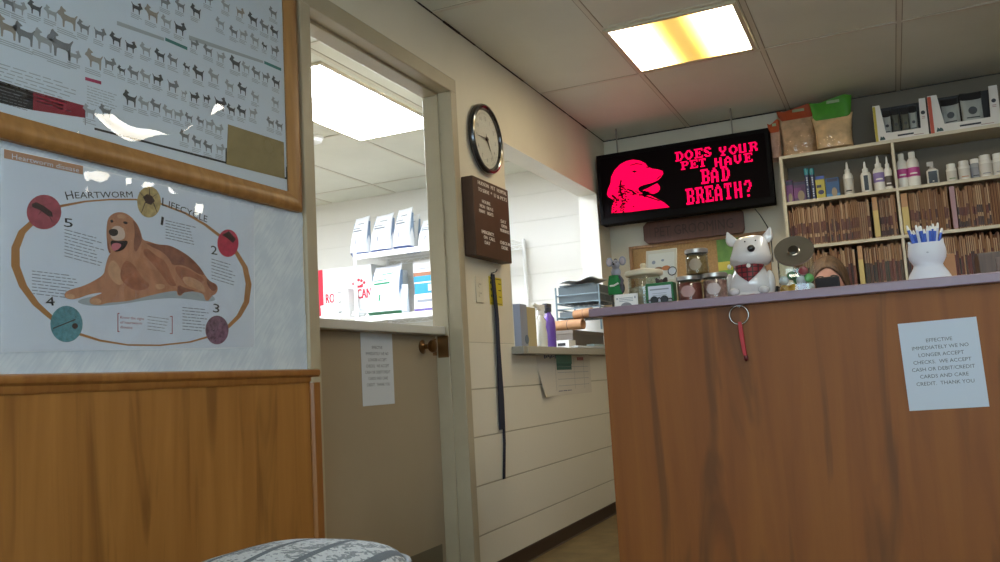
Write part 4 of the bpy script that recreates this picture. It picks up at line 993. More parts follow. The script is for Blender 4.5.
# ---- three treat jars with metal lids
def treat_jar(px0, px1, pyt, y, z, label, m_fill, tint, m_lab, hh=None):
    a, b = P(px0, pyt, 'y', y), P(px1, pyt, 'y', y); r = (b.x-a.x)/2; h = (a.z+b.z)/2-z if hh is None else hh
    t = thing('treat_jar', label, 'jar', ((a.x+b.x)/2, y, z), 'treat jars on the counter')
    rb = r*.97; hl_ = h-.016
    MB().lathe([(.001, 0), (rb*.94, 0), (rb, .005), (rb, hl_*.86), (rb*.9, hl_*.97), (rb*.9, h-.004), (rb*.86, h-.004), (rb*.86, hl_*.97), (rb*.955, hl_*.86), (rb*.955, .006), (.001, .004)], seg=32).build('jar', m_gl, t, smooth=35)
    MB().lathe([(.001, .0045), (rb*.88, .0045), (rb*.935, .009), (rb*.935, hl_*.84), (rb*.7, hl_*.92), (.001, hl_*.9)], seg=26).build('treats', m_fill, t, smooth=40)
    MB().lathe([(.001, h), (r*.94, h), (r, h-.002), (r*1.01, h-.014), (r*.98, h-.0155), (r*.95, h-.0145), (r*.94, h-.0035), (.001, h-.0035)], seg=36).build('lid', mat('lid_zinc', 'a5a09a', .3, .85), t, smooth=35)
    k_ = MB(); n = 20; rl = rb*1.012
    ring = []
    for k in range(n):
        c, s = math.cos(2*PI*k/n), math.sin(2*PI*k/n); th = .62*c; ring.append((rl*math.sin(th), -rl*math.cos(th), hl_*.47+hl_*.27*s))
    rows_ = []
    for j in range(7):
        u = -1+2*j/6; zz = math.sqrt(max(0, 1-u*u)); row = []
        rows_.append([(rl*math.sin(.62*u), -rl*math.cos(.62*u), hl_*.47-hl_*.27*zz), (rl*math.sin(.62*u), -rl*math.cos(.62*u), hl_*.47+hl_*.27*zz)])
    k_.loft(rows_, 0, False, False, closed=False); k_.build('oval_label', m_lab, t)
    return t, h
_, hA = treat_jar(676, 702, 276.5, 3.0, TOP, 'red treat jar with oval label, lower one beside the green card holder', mat('treat_red', '8e3b33', .6, var=.3, scale=60, bump=.6, bscale=80), None, mat('label_pink', 'b08a86', .6))
treat_jar(701.5, 727, 273.5, 3.0, TOP, 'pink and white treat jar beside the white dog jar', mat('treat_pink', 'b98a86', .6, var=.6, scale=80, bump=.6, bscale=80), None, mat('label_white', 'c3b3b0', .6))
m_sh = P(695, 276, 'y', 3.0)
treat_jar(684.5, 707.5, 249.5, 3.0, TOP+hA+.0006, 'amber treat jar stacked on top of the red and pink jars', mat('treat_amber', '8f6b36', .6, var=.3, scale=60, bump=.6, bscale=80), None, mat('label_tan', 'a3917a', .6))

# ---- white terrier cookie jar
a, b = P(727, 290, 'y', 3.06), P(767, 290, 'y', 3.06)
dj = thing('dog_cookie_jar', 'white ceramic terrier cookie jar with a red plaid bandana', 'cookie jar', ((a.x+b.x)/2+.008, 3.115, TOP), None)
m_cer = mat('white_ceramic', 'dcd8d6', .12, coat=.6)
def sx_ring(cx, cy, z, rx, ry, n=32, p=2.0, front=0):
    o = []
    for k in range(n):
        t = 2*PI*k/n; c, s = math.cos(t), math.sin(t)
        o.append((cx+rx*math.copysign(abs(c)**(2/p), c), cy+ry*math.copysign(abs(s)**(2/p), s)-(front*max(0, -s)), z))
    return o
body = MB()
secs = [(0, .076, .06, 0), (.004, .079, .063, 0), (.016, .078, .062, 0), (.022, .074, .058, 0), (.03, .076, .06, .004), (.05, .075, .06, .01), (.075, .066, .054, .01), (.098, .055, .047, .005), (.112, .052, .045, 0), (.116, .048, .042, 0)]
body.loft([sx_ring(0, 0, z, rx, ry, 32, 2.4, f) for z, rx, ry, f in secs], 0)
body.build('jar_body', m_cer, dj, smooth=50)
for s in (-1, 1):
    k_ = MB(); k_.ell((s*.068, -.012, .05), (.017, .026, .045), 0, 14, 10); k_.ell((s*.05, -.062, .025), (.02, .018, .014), 0, 14, 8); k_.build('foreleg', m_cer, dj, smooth=60)
head = MB()
hs = [(.112, .046, .042, 0, 0), (.118, .060, .050, .004, 0), (.128, .070, .055, .016, 0), (.145, .071, .056, .022, .002), (.162, .066, .054, .02, .003), (.178, .062, .051, .012, .004), (.195, .059, .046, .004, .005), (.210, .053, .039, 0, .006), (.219, .040, .028, 0, .006), (.223, .016, .01, 0, .006)]
head.loft([sx_ring(.006+dx, 0, z, rx, ry, 32, 2.3, f) for z, rx, ry, f, dx in hs], 0); hd = head.build('head_lid', m_cer, dj, smooth=60)
for s in (-1, 1):
    e = MB(); bx_ = .008+s*.052
    tri = [(bx_-s*.02, .0, .206), (bx_+s*.012, -.002, .192), (bx_+s*.022, .0, .238), (bx_+s*.012, .001, .243)]
    e.loft([[(bx_-.026, -.010, .188), (bx_+.026, -.010, .188), (bx_+.026, .016, .188), (bx_-.026, .016, .188)], [(bx_-.025+s*.008, -.012, .213), (bx_+.025+s*.008, -.012, .213), (bx_+.025+s*.008, .010, .213), (bx_-.025+s*.008, .010, .213)], [(bx_-.012+s*.016, -.008, .232), (bx_+.012+s*.016, -.008, .232), (bx_+.012+s*.016, .006, .232), (bx_-.012+s*.016, .006, .232)], [(bx_-.002+s*.022, -.004, .248), (bx_+.002+s*.022, -.004, .248), (bx_+.002+s*.022, .001, .248), (bx_-.002+s*.022, .001, .248)]])
    e.build('ear', m_cer, dj, smooth=60, sub=1)
k_ = MB(); k_.ell((.022, -.079, .168), (.0135, .010, .0125), 0, 16, 10); k_.build('nose', mat('nose_black', '0d0d0f', .12, coat=.5), dj, smooth=60)
for x in (-.002, .034):
    k_ = MB(); k_.ell((x+.002, -.0555, .197), (.0028, .003, .0028), 0, 8, 6); k_.build('eye', black, dj, smooth=60)
# bandana: a triangle wrapped round the chest
bn = MB(); rows_ = []
for j in range(13):
    u_ = -1+2*j/12; zt_ = .118; zb_ = .116-.06*(1-abs(u_)); row = []
    for k in range(8):
        t = k/7; z = zt_+(zb_-zt_)*t; 
        f = max(0, (z-.056)/.06); rx, ry, fr_ = .056+.016*(1-f), .0475+.010*(1-f), .006+.007*(1-f)
        th = 1.15*u_; row.append((.002+rx*1.02*math.sin(th), -(ry+fr_+.003)*math.cos(th)-.001, z))
    rows_.append(row)
bn.loft(rows_, 0, False, False, closed=False)
def plaid():
    m = mat('bandana_plaid', '7e1c26', .4); nt = m.node_tree; N = nt.nodes; L = nt.links; b = N['Principled BSDF']
    tc = N.new('ShaderNodeTexCoord'); br = N.new('ShaderNodeTexBrick'); br.offset = 0; mp = N.new('ShaderNodeMapping'); mp.inputs['Rotation'].default_value = (math.radians(90), 0, 0)
    L.new(tc.outputs['Object'], mp.inputs[0]); L.new(mp.outputs[0], br.inputs['Vector']); br.inputs['Scale'].default_value = 1
    br.inputs['Brick Width'].default_value = .018; br.inputs['Row Height'].default_value = .018; br.inputs['Mortar Size'].default_value = .0022; br.inputs['Mortar Smooth'].default_value = .1
    br.inputs['Color1'].default_value = lin('7e1c26'); br.inputs['Color2'].default_value = lin('8c2530'); br.inputs['Mortar'].default_value = lin('2a1216'); L.new(br.outputs[0], b.inputs['Base Color']); return m
o = bn.build('bandana', plaid(), dj, smooth=60); o.modifiers.new('thick', 'SOLIDIFY').thickness = .003
k_ = MB(); k_.ell((.006, -.064, .112), (.0075, .006, .008), 0, 12, 8); k_.ell((-.062, -.045, .116), (.007, .006, .009), 0, 10, 6); k_.build('tag_beads', white, dj, smooth=60)
m_ = MB()
for k, (x, mi) in enumerate(((-.05, 0), (-.02, 0), (.012, 1), (.046, 2))): m_.box(x-.009, x+.009, -.0695, -.064, .006, .013, mi)
m_.build('base_badges', [mat('badge_grey', '6f6560', .4), mat('badge_orange', 'b5684a', .4), mat('badge_blue', '4a6ea0', .4)], dj, bevel=.002)
q = P(772, 288, 'y', 3.16)
o = thing('black_box', 'small black box between the dog jar and the jar of balls', 'box', (q.x, 3.14, TOP)); MB().box(-.022, .022, 0, .05, 0, .034).build('box_body', black, o, bevel=.003); MB().box(-.024, .024, -.002, .052, .034, .040).build('box_lid', soft_black, o, bevel=.0015)
q = P(727, 281, 'y', 3.22); o = thing('white_tissue_pack', 'pale flat pack lying behind the white dog jar', 'pack', (q.x, 3.2, TOP)); MB().box(-.05, .05, 0, .09, 0, .05).build('pack_body', mat('pack_pale', 'bfc8c2', .5), o, bevel=.004); MB().box(-.02, .02, .02, .07, .0502, .052).build('pack_flap', white, o)

# ---- glass jar of coloured balls with tilted metal lid
a, b = P(779, 285, 'y', 3.05), P(815, 285, 'y', 3.05); W2 = (b.x-a.x)/2; zt = P(800, 236, 'y', 3.06).z-TOP
gj = thing('ball_jar', 'square glass jar with a tilted round metal lid', 'jar', ((a.x+b.x)/2, 3.08, TOP))
g_ = MB(); D2 = W2*.8
def gring(z, k, sh=0, p=5, sc_=1): return [(x*1, y, z_) for x, y, z_ in sx_ring(0, 0, z, W2*k*sc_, D2*k*sc_, 32, p)]
zs = zt
g_.loft([gring(.0, .9), gring(.004, 1), gring(zs*.93, 1), gring(zs*.97, .97), gring(zs*.99, .86)], 0, True, True)
# cut the shoulder so the mouth faces the front
def shear(v):
    if v.z > .05: 
        k = (v.z-.05)/(zs-.05); front = (v.y/D2 < 0)
        lo = .098+(zs-.098)*((v.y/D2+1)/2)*1.0
        return (v.x, v.y, .05+(lo-.05)*k)
    return v
g_.map(shear); g_.build('jar_glass', glass('ball_jar_glass', 'f0f5f0', .12, .03, 0, 6, .02), gj, smooth=40)
n_ang = math.atan2(zs-.098, 2*D2)+math.radians(9); tilt = Matrix.Rotation(n_ang, 3, 'X')
cL = Vector((0, -D2*.30, .05+((.098+(zs-.098)*.36)-.05)*.98))
cL = Vector((-.001, -.008, .098+(zs-.098)*.47))
lid = MB().lathe([(.001, .0), (W2*.98, 0), (W2*1.14, .003), (W2*1.16, .007), (W2*1.12, .011), (W2*1.0, .010), (W2*.55, .007), (.022, .006), (.02, .005), (.001, .016)], seg=40)
lid.map(lambda v: tilt @ v+cL); lid.build('lid', mat('lid_nickel', '9a958a', .28, .9), gj, smooth=35)
kb = MB().lathe([(.001, .005), (.010, .005), (.011, .009), (.017, .012), (.018, .015), (.015, .018), (.001, .019)], seg=24)
kb.map(lambda v: tilt @ v+cL); kb.build('lid_knob', mat('knob_dark', '55524c', .3, .9), gj, smooth=35)
balls = [(-.043, .014, 'b98a1e', 'amber ball at the bottom left of the glass jar'), (-.012, .015, 'c9971f', 'yellow ball at the bottom of the glass jar beside the amber ball'), (.022, .013, '5a3a4a', 'dark purple ball at the bottom of the glass jar'),
         (.048, .014, 'b9c2c4', 'pale grey ball at the bottom right of the glass jar'), (-.044, .044, 'cdd2d8', 'white ball on the left of the glass jar'), (.014, .040, 'c5cbd6', 'bluish white ball in the middle of the glass jar'), (.047, .045, '5cb35c', 'light green ball on the right of the glass jar'),
         (-.014, .058, '1f6b3a', 'dark green ball in the upper middle of the glass jar'), (.024, .072, 'a81f2f', 'red ball near the lid of the glass jar')]
for x, z, c, lab in balls:
    if abs(x) > W2-.017: x = math.copysign(W2-.017, x)
    r = .0155
    k_ = MB(); k_.ell((0, 0, 0), (r, r, r), 0, 20, 14)
    yb_ = -D2+.02
    o = k_.build('bouncy_ball', mat('ball_'+c, c, .45), None, ((a.x+b.x)/2+x, 3.08+yb_, TOP+z+r*.12+.002), smooth=60)
    tag(o, lab, 'ball', 'coloured balls in the glass jar')
# second row deeper in the jar
for k, (x, z, c, lab) in enumerate(((-.03, .014, '8d2430', 'dark red ball deep at the back left of the glass jar'), (.03, .014, 'd0a52a', 'yellow ball deep at the back right of the glass jar'), (0, .046, '2c8048', 'green ball deep in the middle of the glass jar'))):
    k_ = MB(); k_.ell((0, 0, 0), (.0155,)*3, 0, 18, 12); o = k_.build('bouncy_ball', mat('ball_'+c, c, .45), None, ((a.x+b.x)/2+x, 3.095, TOP+z+.004), smooth=60); tag(o, lab, 'ball', 'coloured balls in the glass jar')

# ---- card terminal
q = P(827, 283, 'y', 3.3)
te = thing('card_terminal', 'black screen back standing on the counter before the seated person', 'screen', (q.x, 3.33, TOP))
hT = P(827, 276.8, 'y', 3.33).z-TOP
MB().box(-.042, .042, 0, .012, .012, hT).build('screen_back', soft_black, te, bevel=.006, seg=3)
MB().box(-.03, .03, .012, .05, 0, .012).box(-.012, .012, .006, .02, .004, .05).build('stand', black, te, bevel=.002)

# ---- white cat pen holder
a, b = P(907, 280, 'y', 3.02), P(953, 276, 'y', 3.02); W2 = (b.x-a.x)/2; H = P(930, 243, 'y', 3.02).z-TOP
ch = thing('cat_pen_holder', 'white ceramic cat-head pen holder on a flared base', 'pen holder', ((a.x+b.x)/2, 3.02, TOP))
m_mat = mat('white_bisque', 'd9dce4', .5)
k_ = MB(); sec = [(0, 1.0, .8), (.03, 1.0, .8), (.2, .86, .7), (.36, .68, .58), (.43, .64, .56), (.5, .72, .62), (.6, .82, .68), (.72, .85, .7), (.85, .83, .66), (.97, .79, .62), (1.0, .77, .60), (1.0, .70, .54), (.7, .70, .54), (.62, .5, .4), (.6, .02, .02)]
k_.loft([sx_ring(0, 0, z*H, W2*rx, W2*ry, 36, 2.3) for z, rx, ry in sec], 0); k_.build('holder_body', m_mat, ch, smooth=50)
for s in (-1, 1):
    e = MB(); x = s*W2*.66
    e.loft([[(x-W2*.16, -.008, H*.93), (x+W2*.13, -.008, H*.93), (x+W2*.13, .010, H*.93), (x-W2*.16, .010, H*.93)], [(x-W2*.10+s*.002, -.006, H*1.03), (x+W2*.10+s*.002, -.006, H*1.03), (x+W2*.10+s*.002, .006, H*1.03), (x-W2*.10+s*.002, .006, H*1.03)], [(x-.0025+s*.006, -.002, H*1.10), (x+.0025+s*.006, -.002, H*1.10), (x+.0025+s*.006, .003, H*1.10), (x-.0025+s*.006, .003, H*1.10)]])
    e.build('ear', m_mat, ch, smooth=60, sub=1)
k_ = MB(); k_.ell((0, -W2*.70, H*.72), (.0035, .002, .0025), 0, 8, 6); k_.build('nose', mat('cat_nose', 'a3a6b0', .5), ch, smooth=60)
m_pb = mat('pen_barrel', '2f56b8', .3); rr = random.Random(11)
for k in range(13):
    x = (-.5+k/12)*W2*1.12; yo = rr.uniform(-.55, .45)*W2*.5; lean = x*1.1+rr.uniform(-.004, .004); ln_ = H*rr.uniform(.66, .84)
    base = Vector(((a.x+b.x)/2+x*.75, 3.02+yo*.8, TOP+H*.71)); tip = base+Vector((lean*.55, rr.uniform(-.006, .004), ln_))
    t = thing('ballpoint_pen', 'blue and white ballpoint pen standing in the white cat holder', 'pen', base, 'pens in the cat holder'); d = tip-base
    MB().tube([Vector((0,0,0)), d*.82], .0044, seg=10).build('barrel', m_pb if k % 4 != 3 else mat('pen_light', 'c7cfe0', .3), t, smooth=50)
    MB().tube([d*.82, d*.9, d*.98, d], .003, seg=10, radii=[.0045, .004, .0028, .001]).build('pen_end', white, t, smooth=50)

# ---- dark wooden box and tan folder behind
a = P(977, 252, 'y', 3.36)
wb = thing('wooden_box', 'dark wooden file box on the counter at the far right', 'box', (a.x, 3.34, TOP)); hB = P(985, 252.5, 'y', 3.34).z-TOP
MB().box(0, .4, 0, .012, 0, hB).box(0, .4, .14, .152, 0, hB).box(0, .012, .012, .14, 0, hB).box(.388, .4, .012, .14, 0, hB).box(.012, .388, .012, .14, 0, .01).build('box_body', wood('old_wood', '4a3a2c', '5e4a38', '3a2c20', 3, .5, False), wb, bevel=.002)
MB().box(.05, .35, -.004, 0, .03, hB-.02).build('front_plate', mat('box_plate', '6a5546', .5, var=.2, scale=30), wb, bevel=.001)
a = P(948, 258, 'y', 3.2)
o = thing('tan_card_block', 'tan card block standing just right of the cat pen holder', 'cards', (a.x+.008, 3.2, TOP)); MB().box(-.028, .012, 0, .05, 0, P(948, 254, 'y', 3.2).z-TOP).build('card_block', mat('tan_block', 'b07f52', .6), o, bevel=.002); MB().box(-.029, .013, .01, .018, 0.002, .09).build('divider_card', mat('tan_block2', 'c4966a', .6), o)

# ------------------------------------------------------------------ back wall: cork board, wooden sign, LED sign
YW = YB-.001
a, b, c = P(628, 246, 'y', 5.40), P(768, 231, 'y', 5.40), P(768, 300, 'y', 5.40)
cw = b.x-a.x; chh = .62; czz = (a.z+b.z)/2-chh
ckb = thing('cork_board', 'wood-framed cork board on the back wall below the red sign', 'board', (a.x, YW, czz))
MB().box(.012, cw-.012, -.012, -.0005, .012, chh-.012).build('cork_sheet', mat('cork', '8e6e44', .9, var=.2, scale=90), ckb)
m_cf = wood('cork_frame', '7d5730', '9a6e40', '5a3a1c', 2, .4, False)
for x0, x1, z0, z1 in ((0, .022, 0, chh), (cw-.03, cw, 0, chh), (.022, cw-.03, 0, .022), (.022, cw-.03, chh-.02, chh)): MB().box(x0, x1, -.022, -.0005, z0, z1).build('frame_strip', m_cf, ckb, bevel=.003)
a, b = P(716, 240, 'y', 5.41), P(757, 290, 'y', 5.41)
o = thing('green_leaflet', 'green and yellow leaflet pinned on the cork board behind the dog jar', 'leaflet', (a.x, YW-.0125, b.z))
gw, gh_ = b.x-a.x, a.z-b.z
MB().box(0, gw, -.002, 0, 0, gh_).build('sheet', mat('leaflet_green', '3f6626', .6, var=.35, scale=14, col2='5f8434'), o)
MB().box(.0, gw*.4, -.0028, -.0021, gh_*.42, gh_*.58).box(gw*.75, gw, -.0028, -.0021, gh_*.5, gh_*.7).build('yellow_print', mat('leaflet_yellow', 'ab9c34', .6), o)
MB().lathe([(.001, 0), (.004, 0), (.005, .004), (.001, .006)], seg=10).map(lambda v: (v.x+gw/2, -.0021-v.z, v.y+gh_-.012)).build('push_pin', white, o, smooth=40)
a = P(724, 279, 'y', 5.41); o = thing('white_slip', 'small white paper slip pinned low on the cork board', 'slip', (a.x-.06, YW-.0125, a.z-.05))
MB().box(0, .13, -.0045, -.0030, 0, .055).build('slip_sheet', paper, o); MB().lathe([(.001, 0), (.004, 0), (.005, .004), (.001, .006)], seg=10).map(lambda v: (v.x+.02, -.0045-v.z, v.y+.045)).build('push_pin', white, o, smooth=40)
# carved wooden sign
sgn = [P(x, y, 'y', 5.375) for x, y in ((643, 229), (649, 222.5), (741.5, 209.5), (743, 212), (742.5, 229.5), (740, 233), (650, 244), (645, 241.5))]
c = sum((Vector(p) for p in sgn), Vector())/len(sgn)
ws = thing('wooden_sign', 'dark carved wooden plank sign above the cork board', 'sign', (c.x, 5.375, c.z))
zt_, zb_ = max(p.z for p in sgn), min(p.z for p in sgn); x0_, x1_ = min(p.x for p in sgn), max(p.x for p in sgn); e_ = .025
zt_ = sum(p.z for p in sgn[1:3])/2; zb_ = sum(p.z for p in sgn[5:7])/2
out_ = [(x0_, zb_+e_), (x0_+e_, zb_), (x1_-e_*.5, zb_), (x1_, zb_+e_), (x1_, zt_-e_*.4), (x1_-e_*.4, zt_), (x0_+e_, zt_), (x0_, zt_-e_)]
MB().prism([(x-c.x, 0, z-c.z) for x, z in out_], (0, .03, 0)).build('plank', wood('sign_plank', '503022', '643c2a', '38201a', 2.5, .45, False), ws, bevel=.004)
m_ = MB(); lettering(m_, 'PET GROOMING', (0, -.0006, -.03), (1,0,0), (0,0,1), .062, 0, width=(x1_-x0_)*.78); m_.build('carved_lettering', mat('carved_dark', '472b1f', .7), ws)
for x in (-.2, .2): MB().box(x-.02, x+.02, .0302, .0535, .0, .05).build('hanger', black, ws)

# LED sign
YS = 5.14
s0, s1, s2, s3 = [P(*q, 'y', YS) for q in ((595.6, 152.6), (767, 131.6), (776.4, 205), (601, 223))]
sx0, sx1 = max(.012, (s0.x+s3.x)/2), (s1.x+s2.x)/2; sz1, sz0 = (s0.z+s1.z)/2, (s2.z+s3.z)/2
led = thing('led_sign', 'black LED sign with glowing red dog and bad breath question', 'sign', (sx0, YS, sz0))
SW, SH = sx1-sx0, sz1-sz0
MB().box(0, SW, .012, .10, 0, SH).build('housing', mat('sign_black', '070607', .7, spec=.05), led, bevel=.006)
fb = .022; m_ = MB(); m_.box(0, SW, 0, .012, 0, fb*1.8).box(0, SW, 0, .012, SH-fb, SH).box(0, fb, 0, .012, fb*1.8, SH-fb).box(SW-fb, SW, 0, .012, fb*1.8, SH-fb); m_.build('bezel', mat('bezel_black', '0a090a', .55, spec=.06), led, bevel=.002)
MB().box(fb, SW-fb, .0085, .0118, fb*1.8, SH-fb).build('display_panel', mat('display_dark', '0a0507', .7, spec=.05), led)
FONT = {'D':'F86C6666666CF8','O':'386CC6C6C66C38','E':'FE6268786862FE','S':'78CCE0701CCC78','Y':'CCCCCC78303078','U':'CCCCCCCCCCCCFC','R':'FC66667C6C66E6','P':'FC66667C6060F0','T':'FCB43030303078','H':'CCCCCCFCCCCCCC','A':'3078CCCCFCCCCC','V':'CCCCCCCCCC7830','B':'FC66667C6666FC','?':'78CC0C18300030'}
m_red = emit('led_red', 'ff0448', 1.35)
m_ = MB()
def led_text(s, x0, y0, x1, y1, h):
    """baseline from photo pixels on the display plane"""
    a, b = P(x0, y0, 'y', YS+.008), P(x1, y1, 'y', YS+.008); top = P((x0+x1)/2, (y0+y1)/2-h, 'y', YS+.008); H_ = top.z-(a.z+b.z)/2
    zb_ = (a.z+b.z)/2-sz0; n = len(s); px = (b.x-a.x)/(n*8-1); pz = H_/7
    for i, ch_ in enumerate(s):
        if ch_ not in FONT: continue
        for r in range(7):
            bits = int(FONT[ch_][2*r:2*r+2], 16); c_ = 0
            while c_ < 8:
                if bits >> (7-c_) & 1:
                    e_ = c_
                    while e_ < 8 and bits >> (7-e_) & 1: e_ += 1
                    m_.box(a.x-sx0+(i*8+c_)*px, a.x-sx0+(i*8+e_)*px-px*.12, .0075, .0086, zb_+(6-r)*pz+pz*.08, zb_+(7-r)*pz-pz*.04); c_ = e_
                else: c_ += 1
led_text('DOES', 675.5, 161.3, 713, 156.3, 9.6); led_text('YOUR', 719.5, 155.2, 758, 151.6, 9.2)
led_text('PET', 681, 169.8, 707.5, 166.5, 8.4); led_text('HAVE', 715, 166.2, 753, 162.3, 9)
led_text('BAD', 701.5, 184.3, 730.5, 180.3, 15); led_text('BREATH?', 686.5, 204, 754, 197, 16.5)
m_.build('lit_lettering', m_red, led)
def sp(pts): return [P(590+a/5, 120+b/5, 'y', YS+.0075)-Vector((sx0, YS, sz0)) for a, b in pts]
m_ = MB()
m_.poly(sp([(92,385),(85,372),(90,345),(103,315),(106,285),(122,252),(150,222),(182,205),(215,198),(250,203),(276,216),(290,234),(310,243),(340,247),(362,254),(366,268),(356,285),(342,299),(326,308),(300,317),(270,324),(248,333),(240,345),(252,358),(262,364),(262,378),(300,376),(332,392),(370,412),(398,436),(300,447),(200,460),(108,466),(110,432),(122,402),(104,392)]))
m_.poly(sp([(258,354),(290,340),(320,324),(336,316),(348,330),(350,345),(340,360),(318,370),(292,364)]))
m_.build('lit_dog', emit('led_red_dog', 'ff0444', 1.2), led)
m_ = MB(); D = lambda pts: m_.poly([p-Vector((0, .0006, 0)) for p in sp(pts)])
D([(208,256),(222,252),(236,258),(222,264)]); D([(282,232),(296,236),(294,240),(280,238)]); D([(362,270),(352,284),(338,296),(330,300),(340,288)])
D([(240,343),(262,352),(285,360),(300,366),(285,372),(262,366),(246,356)])
for st in ([(152,300),(146,330),(150,365),(160,392),(168,392),(158,360),(154,330),(160,302)], [(112,372),(128,384),(140,400),(134,404),(118,390),(106,380)], [(245,368),(300,384),(350,402),(346,406),(298,390),(243,374)], [(186,342),(214,352),(236,372),(230,374),(208,358),(184,348)], [(200,225),(230,216),(262,220),(262,224),(230,221),(202,229)]): D(st)
rr = random.Random(4)
for k in range(60):
    x = 150+rr.gauss(0, 15)+k*.2; y = 322+k*1.9; s_ = rr.uniform(3, 7); D([(x, y), (x+s_*1.6, y), (x+s_*1.6, y+s_), (x, y+s_)])
for k in range(70):
    x = rr.uniform(170, 300); y = 348+(x-180)*.12+rr.uniform(-8, 24); s_ = rr.uniform(2, 5); D([(x, y), (x+s_*2, y), (x+s_*2, y+s_), (x, y+s_)])
for k in range(60):
    x = rr.uniform(108, 170); y = rr.uniform(390, 464); s_ = rr.uniform(2, 4.5); D([(x, y), (x+s_*2, y), (x+s_*2, y+s_), (x, y+s_)])
m_.build('dark_pixels', mat('display_dark', ''), led)
for x in (SW*.12, SW*.8): MB().tube([(x, .055, SH-.002), (x, .055, CEIL-sz0-.001)], .005).build('hanger_rod', mat('rod', '8f8878', .5), led, smooth=40)
pcb = MB(); e_ = [P(755, 209, 'y', 5.24), P(760, 215, 'y', 5.35), P(767, 226, 'y', 5.39), P(771, 236, 'y', 5.405), P(773, 262, 'y', 5.40)]
pcb.tube(e_, .0028); tag(pcb.build('power_cord', black, None, smooth=60), 'thin black cord hanging from the red sign past the cork board', 'cord')

# ------------------------------------------------------------------ shelving with records and goods
YF = 5.15
za = (P(778.8, 160, 'y', YF).z+P(1000, 122.8, 'y', YF).z)/2; zm = (P(783.9, 205, 'y', YF).z+P(1000, 174.9, 'y', YF).z)/2; zl = (P(814, 246.4, 'y', YF).z+P(1000, 225.5, 'y', YF).z)/2
SX0 = P(782, 180, 'y', YF).x-.006; SX1 = 3.3; XD = P(894, 160, 'y', YF).x; TH = .018
m_sh = mat('shelf_cream', 'c9bea4', .45, var=.04)
su = thing('shelving_unit', 'cream painted wall shelving behind the counter', 'shelving', (0, YF, FLOOR))
lev = {'top': za, 'mid': zm, 'low': zl, 'base': zl-.262}
for k_, z in lev.items(): MB().box(SX0+TH+.0005, SX1, 0, YB-YF-.011, z-FLOOR-TH/2, z-FLOOR+TH/2).build('shelf_board', m_sh, su, bevel=.001)
MB().box(SX0, SX0+TH, 0, YB-YF-.001, 0, za-FLOOR+TH/2).build('side_panel', m_sh, su, bevel=.001)
MB().box(SX0+TH, SX1, YB-YF-.010, YB-YF-.001, .3, CEIL-FLOOR-.008).build('back_panel', mat('shelf_back_shade', '6f6554', .6), su)  # dark colour stands in for shade behind and above the shelves
for z0, z1 in ((zm, za), (zl, zm), (lev['base'], zl)):
    MB().box(XD-TH*.4, XD+TH*.4, 0.001, YB-YF-.011, z0-FLOOR+TH/2+.0005, z1-FLOOR-TH/2-.0005).build('divider', m_sh, su, bevel=.001)
zT, zM, zL, zB = za+TH/2+.0006, zm+TH/2+.0006, zl+TH/2+.0006, lev['base']+TH/2+.0006

# patient folders
cov = [mat('folder_%d' % k, c, .8, var=.15, scale=20) for k, c in enumerate(('9a6a48', 'a9805a', '86543a', 'b48c68', '7a4a36', '94654a'))]
pap = [mat('folder_paper_%d' % k, c, .85) for k, c in enumerate(('c9a682', 'a8825c', 'd8bd98'))]
stk = [mat('sticker_%d' % k, c, .5) for k, c in enumerate(('5a1f1c', '3a1c1a', '2c3a26', '6b2a20', '241f20', '46553a'))]
protos = []
rr = random.Random(21)
def folder_mesh(th, h, d, ci, pi, sk):
    m_ = MB(); t2 = .0012
    m_.box(-th/2, -th/2+t2, 0, d, 0, h, 0); m_.box(th/2-t2, th/2, .002, d, 0, h*rr.uniform(.965, .995), 0)
    m_.box(-th/2+t2+.0002, th/2-t2-.0002, .006, d-.004, .001, h*rr.uniform(.93, .97), 1)
    if th > .008: m_.box(-th*.15, -th*.15+.0012, -.002, d, .0, h*rr.uniform(.96, 1.0), 0)
    for (z0, z1, mi) in sk: m_.box(-th/2-.0003, -th/2+t2+.0012, -.0012, .03, z0*h, z1*h, mi); m_.box(-th/2+t2, th/2-t2, .004, .0058, z0*h, z1*h, mi)
    return m_
def fill_row(x0, x1, z, hmax, label, group, seed, low):
    global rr
    rr = random.Random(seed); x = x0+.004; shared = []
    for k in range(10):
        th = rr.choice((.007, .008, .009, .010, .011, .013)); h = hmax*rr.choice((.985, .97, .955, .93, .90, .86))
        if low: sk = [(rr.uniform(.02, .1), rr.uniform(.5, .62), rr.choice((2, 4, 5, 3, 6)))] if rr.random() < .75 else []
        else: sk = [(rr.uniform(.25, .34), rr.uniform(.48, .58), rr.choice((2, 3, 5, 2))), (.04, rr.uniform(.14, .24), rr.choice((3, 6, 2)))] if rr.random() < .85 else []
        m_ = folder_mesh(th, h, .236, 0, 0, sk)
        o = m_.build('record_folder', [cov[rr.randrange(6)], pap[rr.randrange(3)]]+stk, None); shared.append((th, o.data)); bpy.data.objects.remove(o)
    n = 0
    while True:
        th, me = shared[rr.randrange(10)]
        if x+th+.004 > x1: break
        o = bpy.data.objects.new('record_folder', me); COL.objects.link(o)
        o.location = (x+th/2, YF+.012+rr.uniform(0, .014), z); o.rotation_euler = (0, 0, 0)
        tag(o, label, 'folder', group); x += th+rr.uniform(.0008, .0022); n += 1
    return n
hu, hl2 = zm-TH/2-zL, zl-TH/2-zB
yl = mat('folder_yellow', 'c9b374', .7); pk = mat('folder_pink', 'a98a90', .7); gy_ = mat('folder_grey', '9a938a', .7)
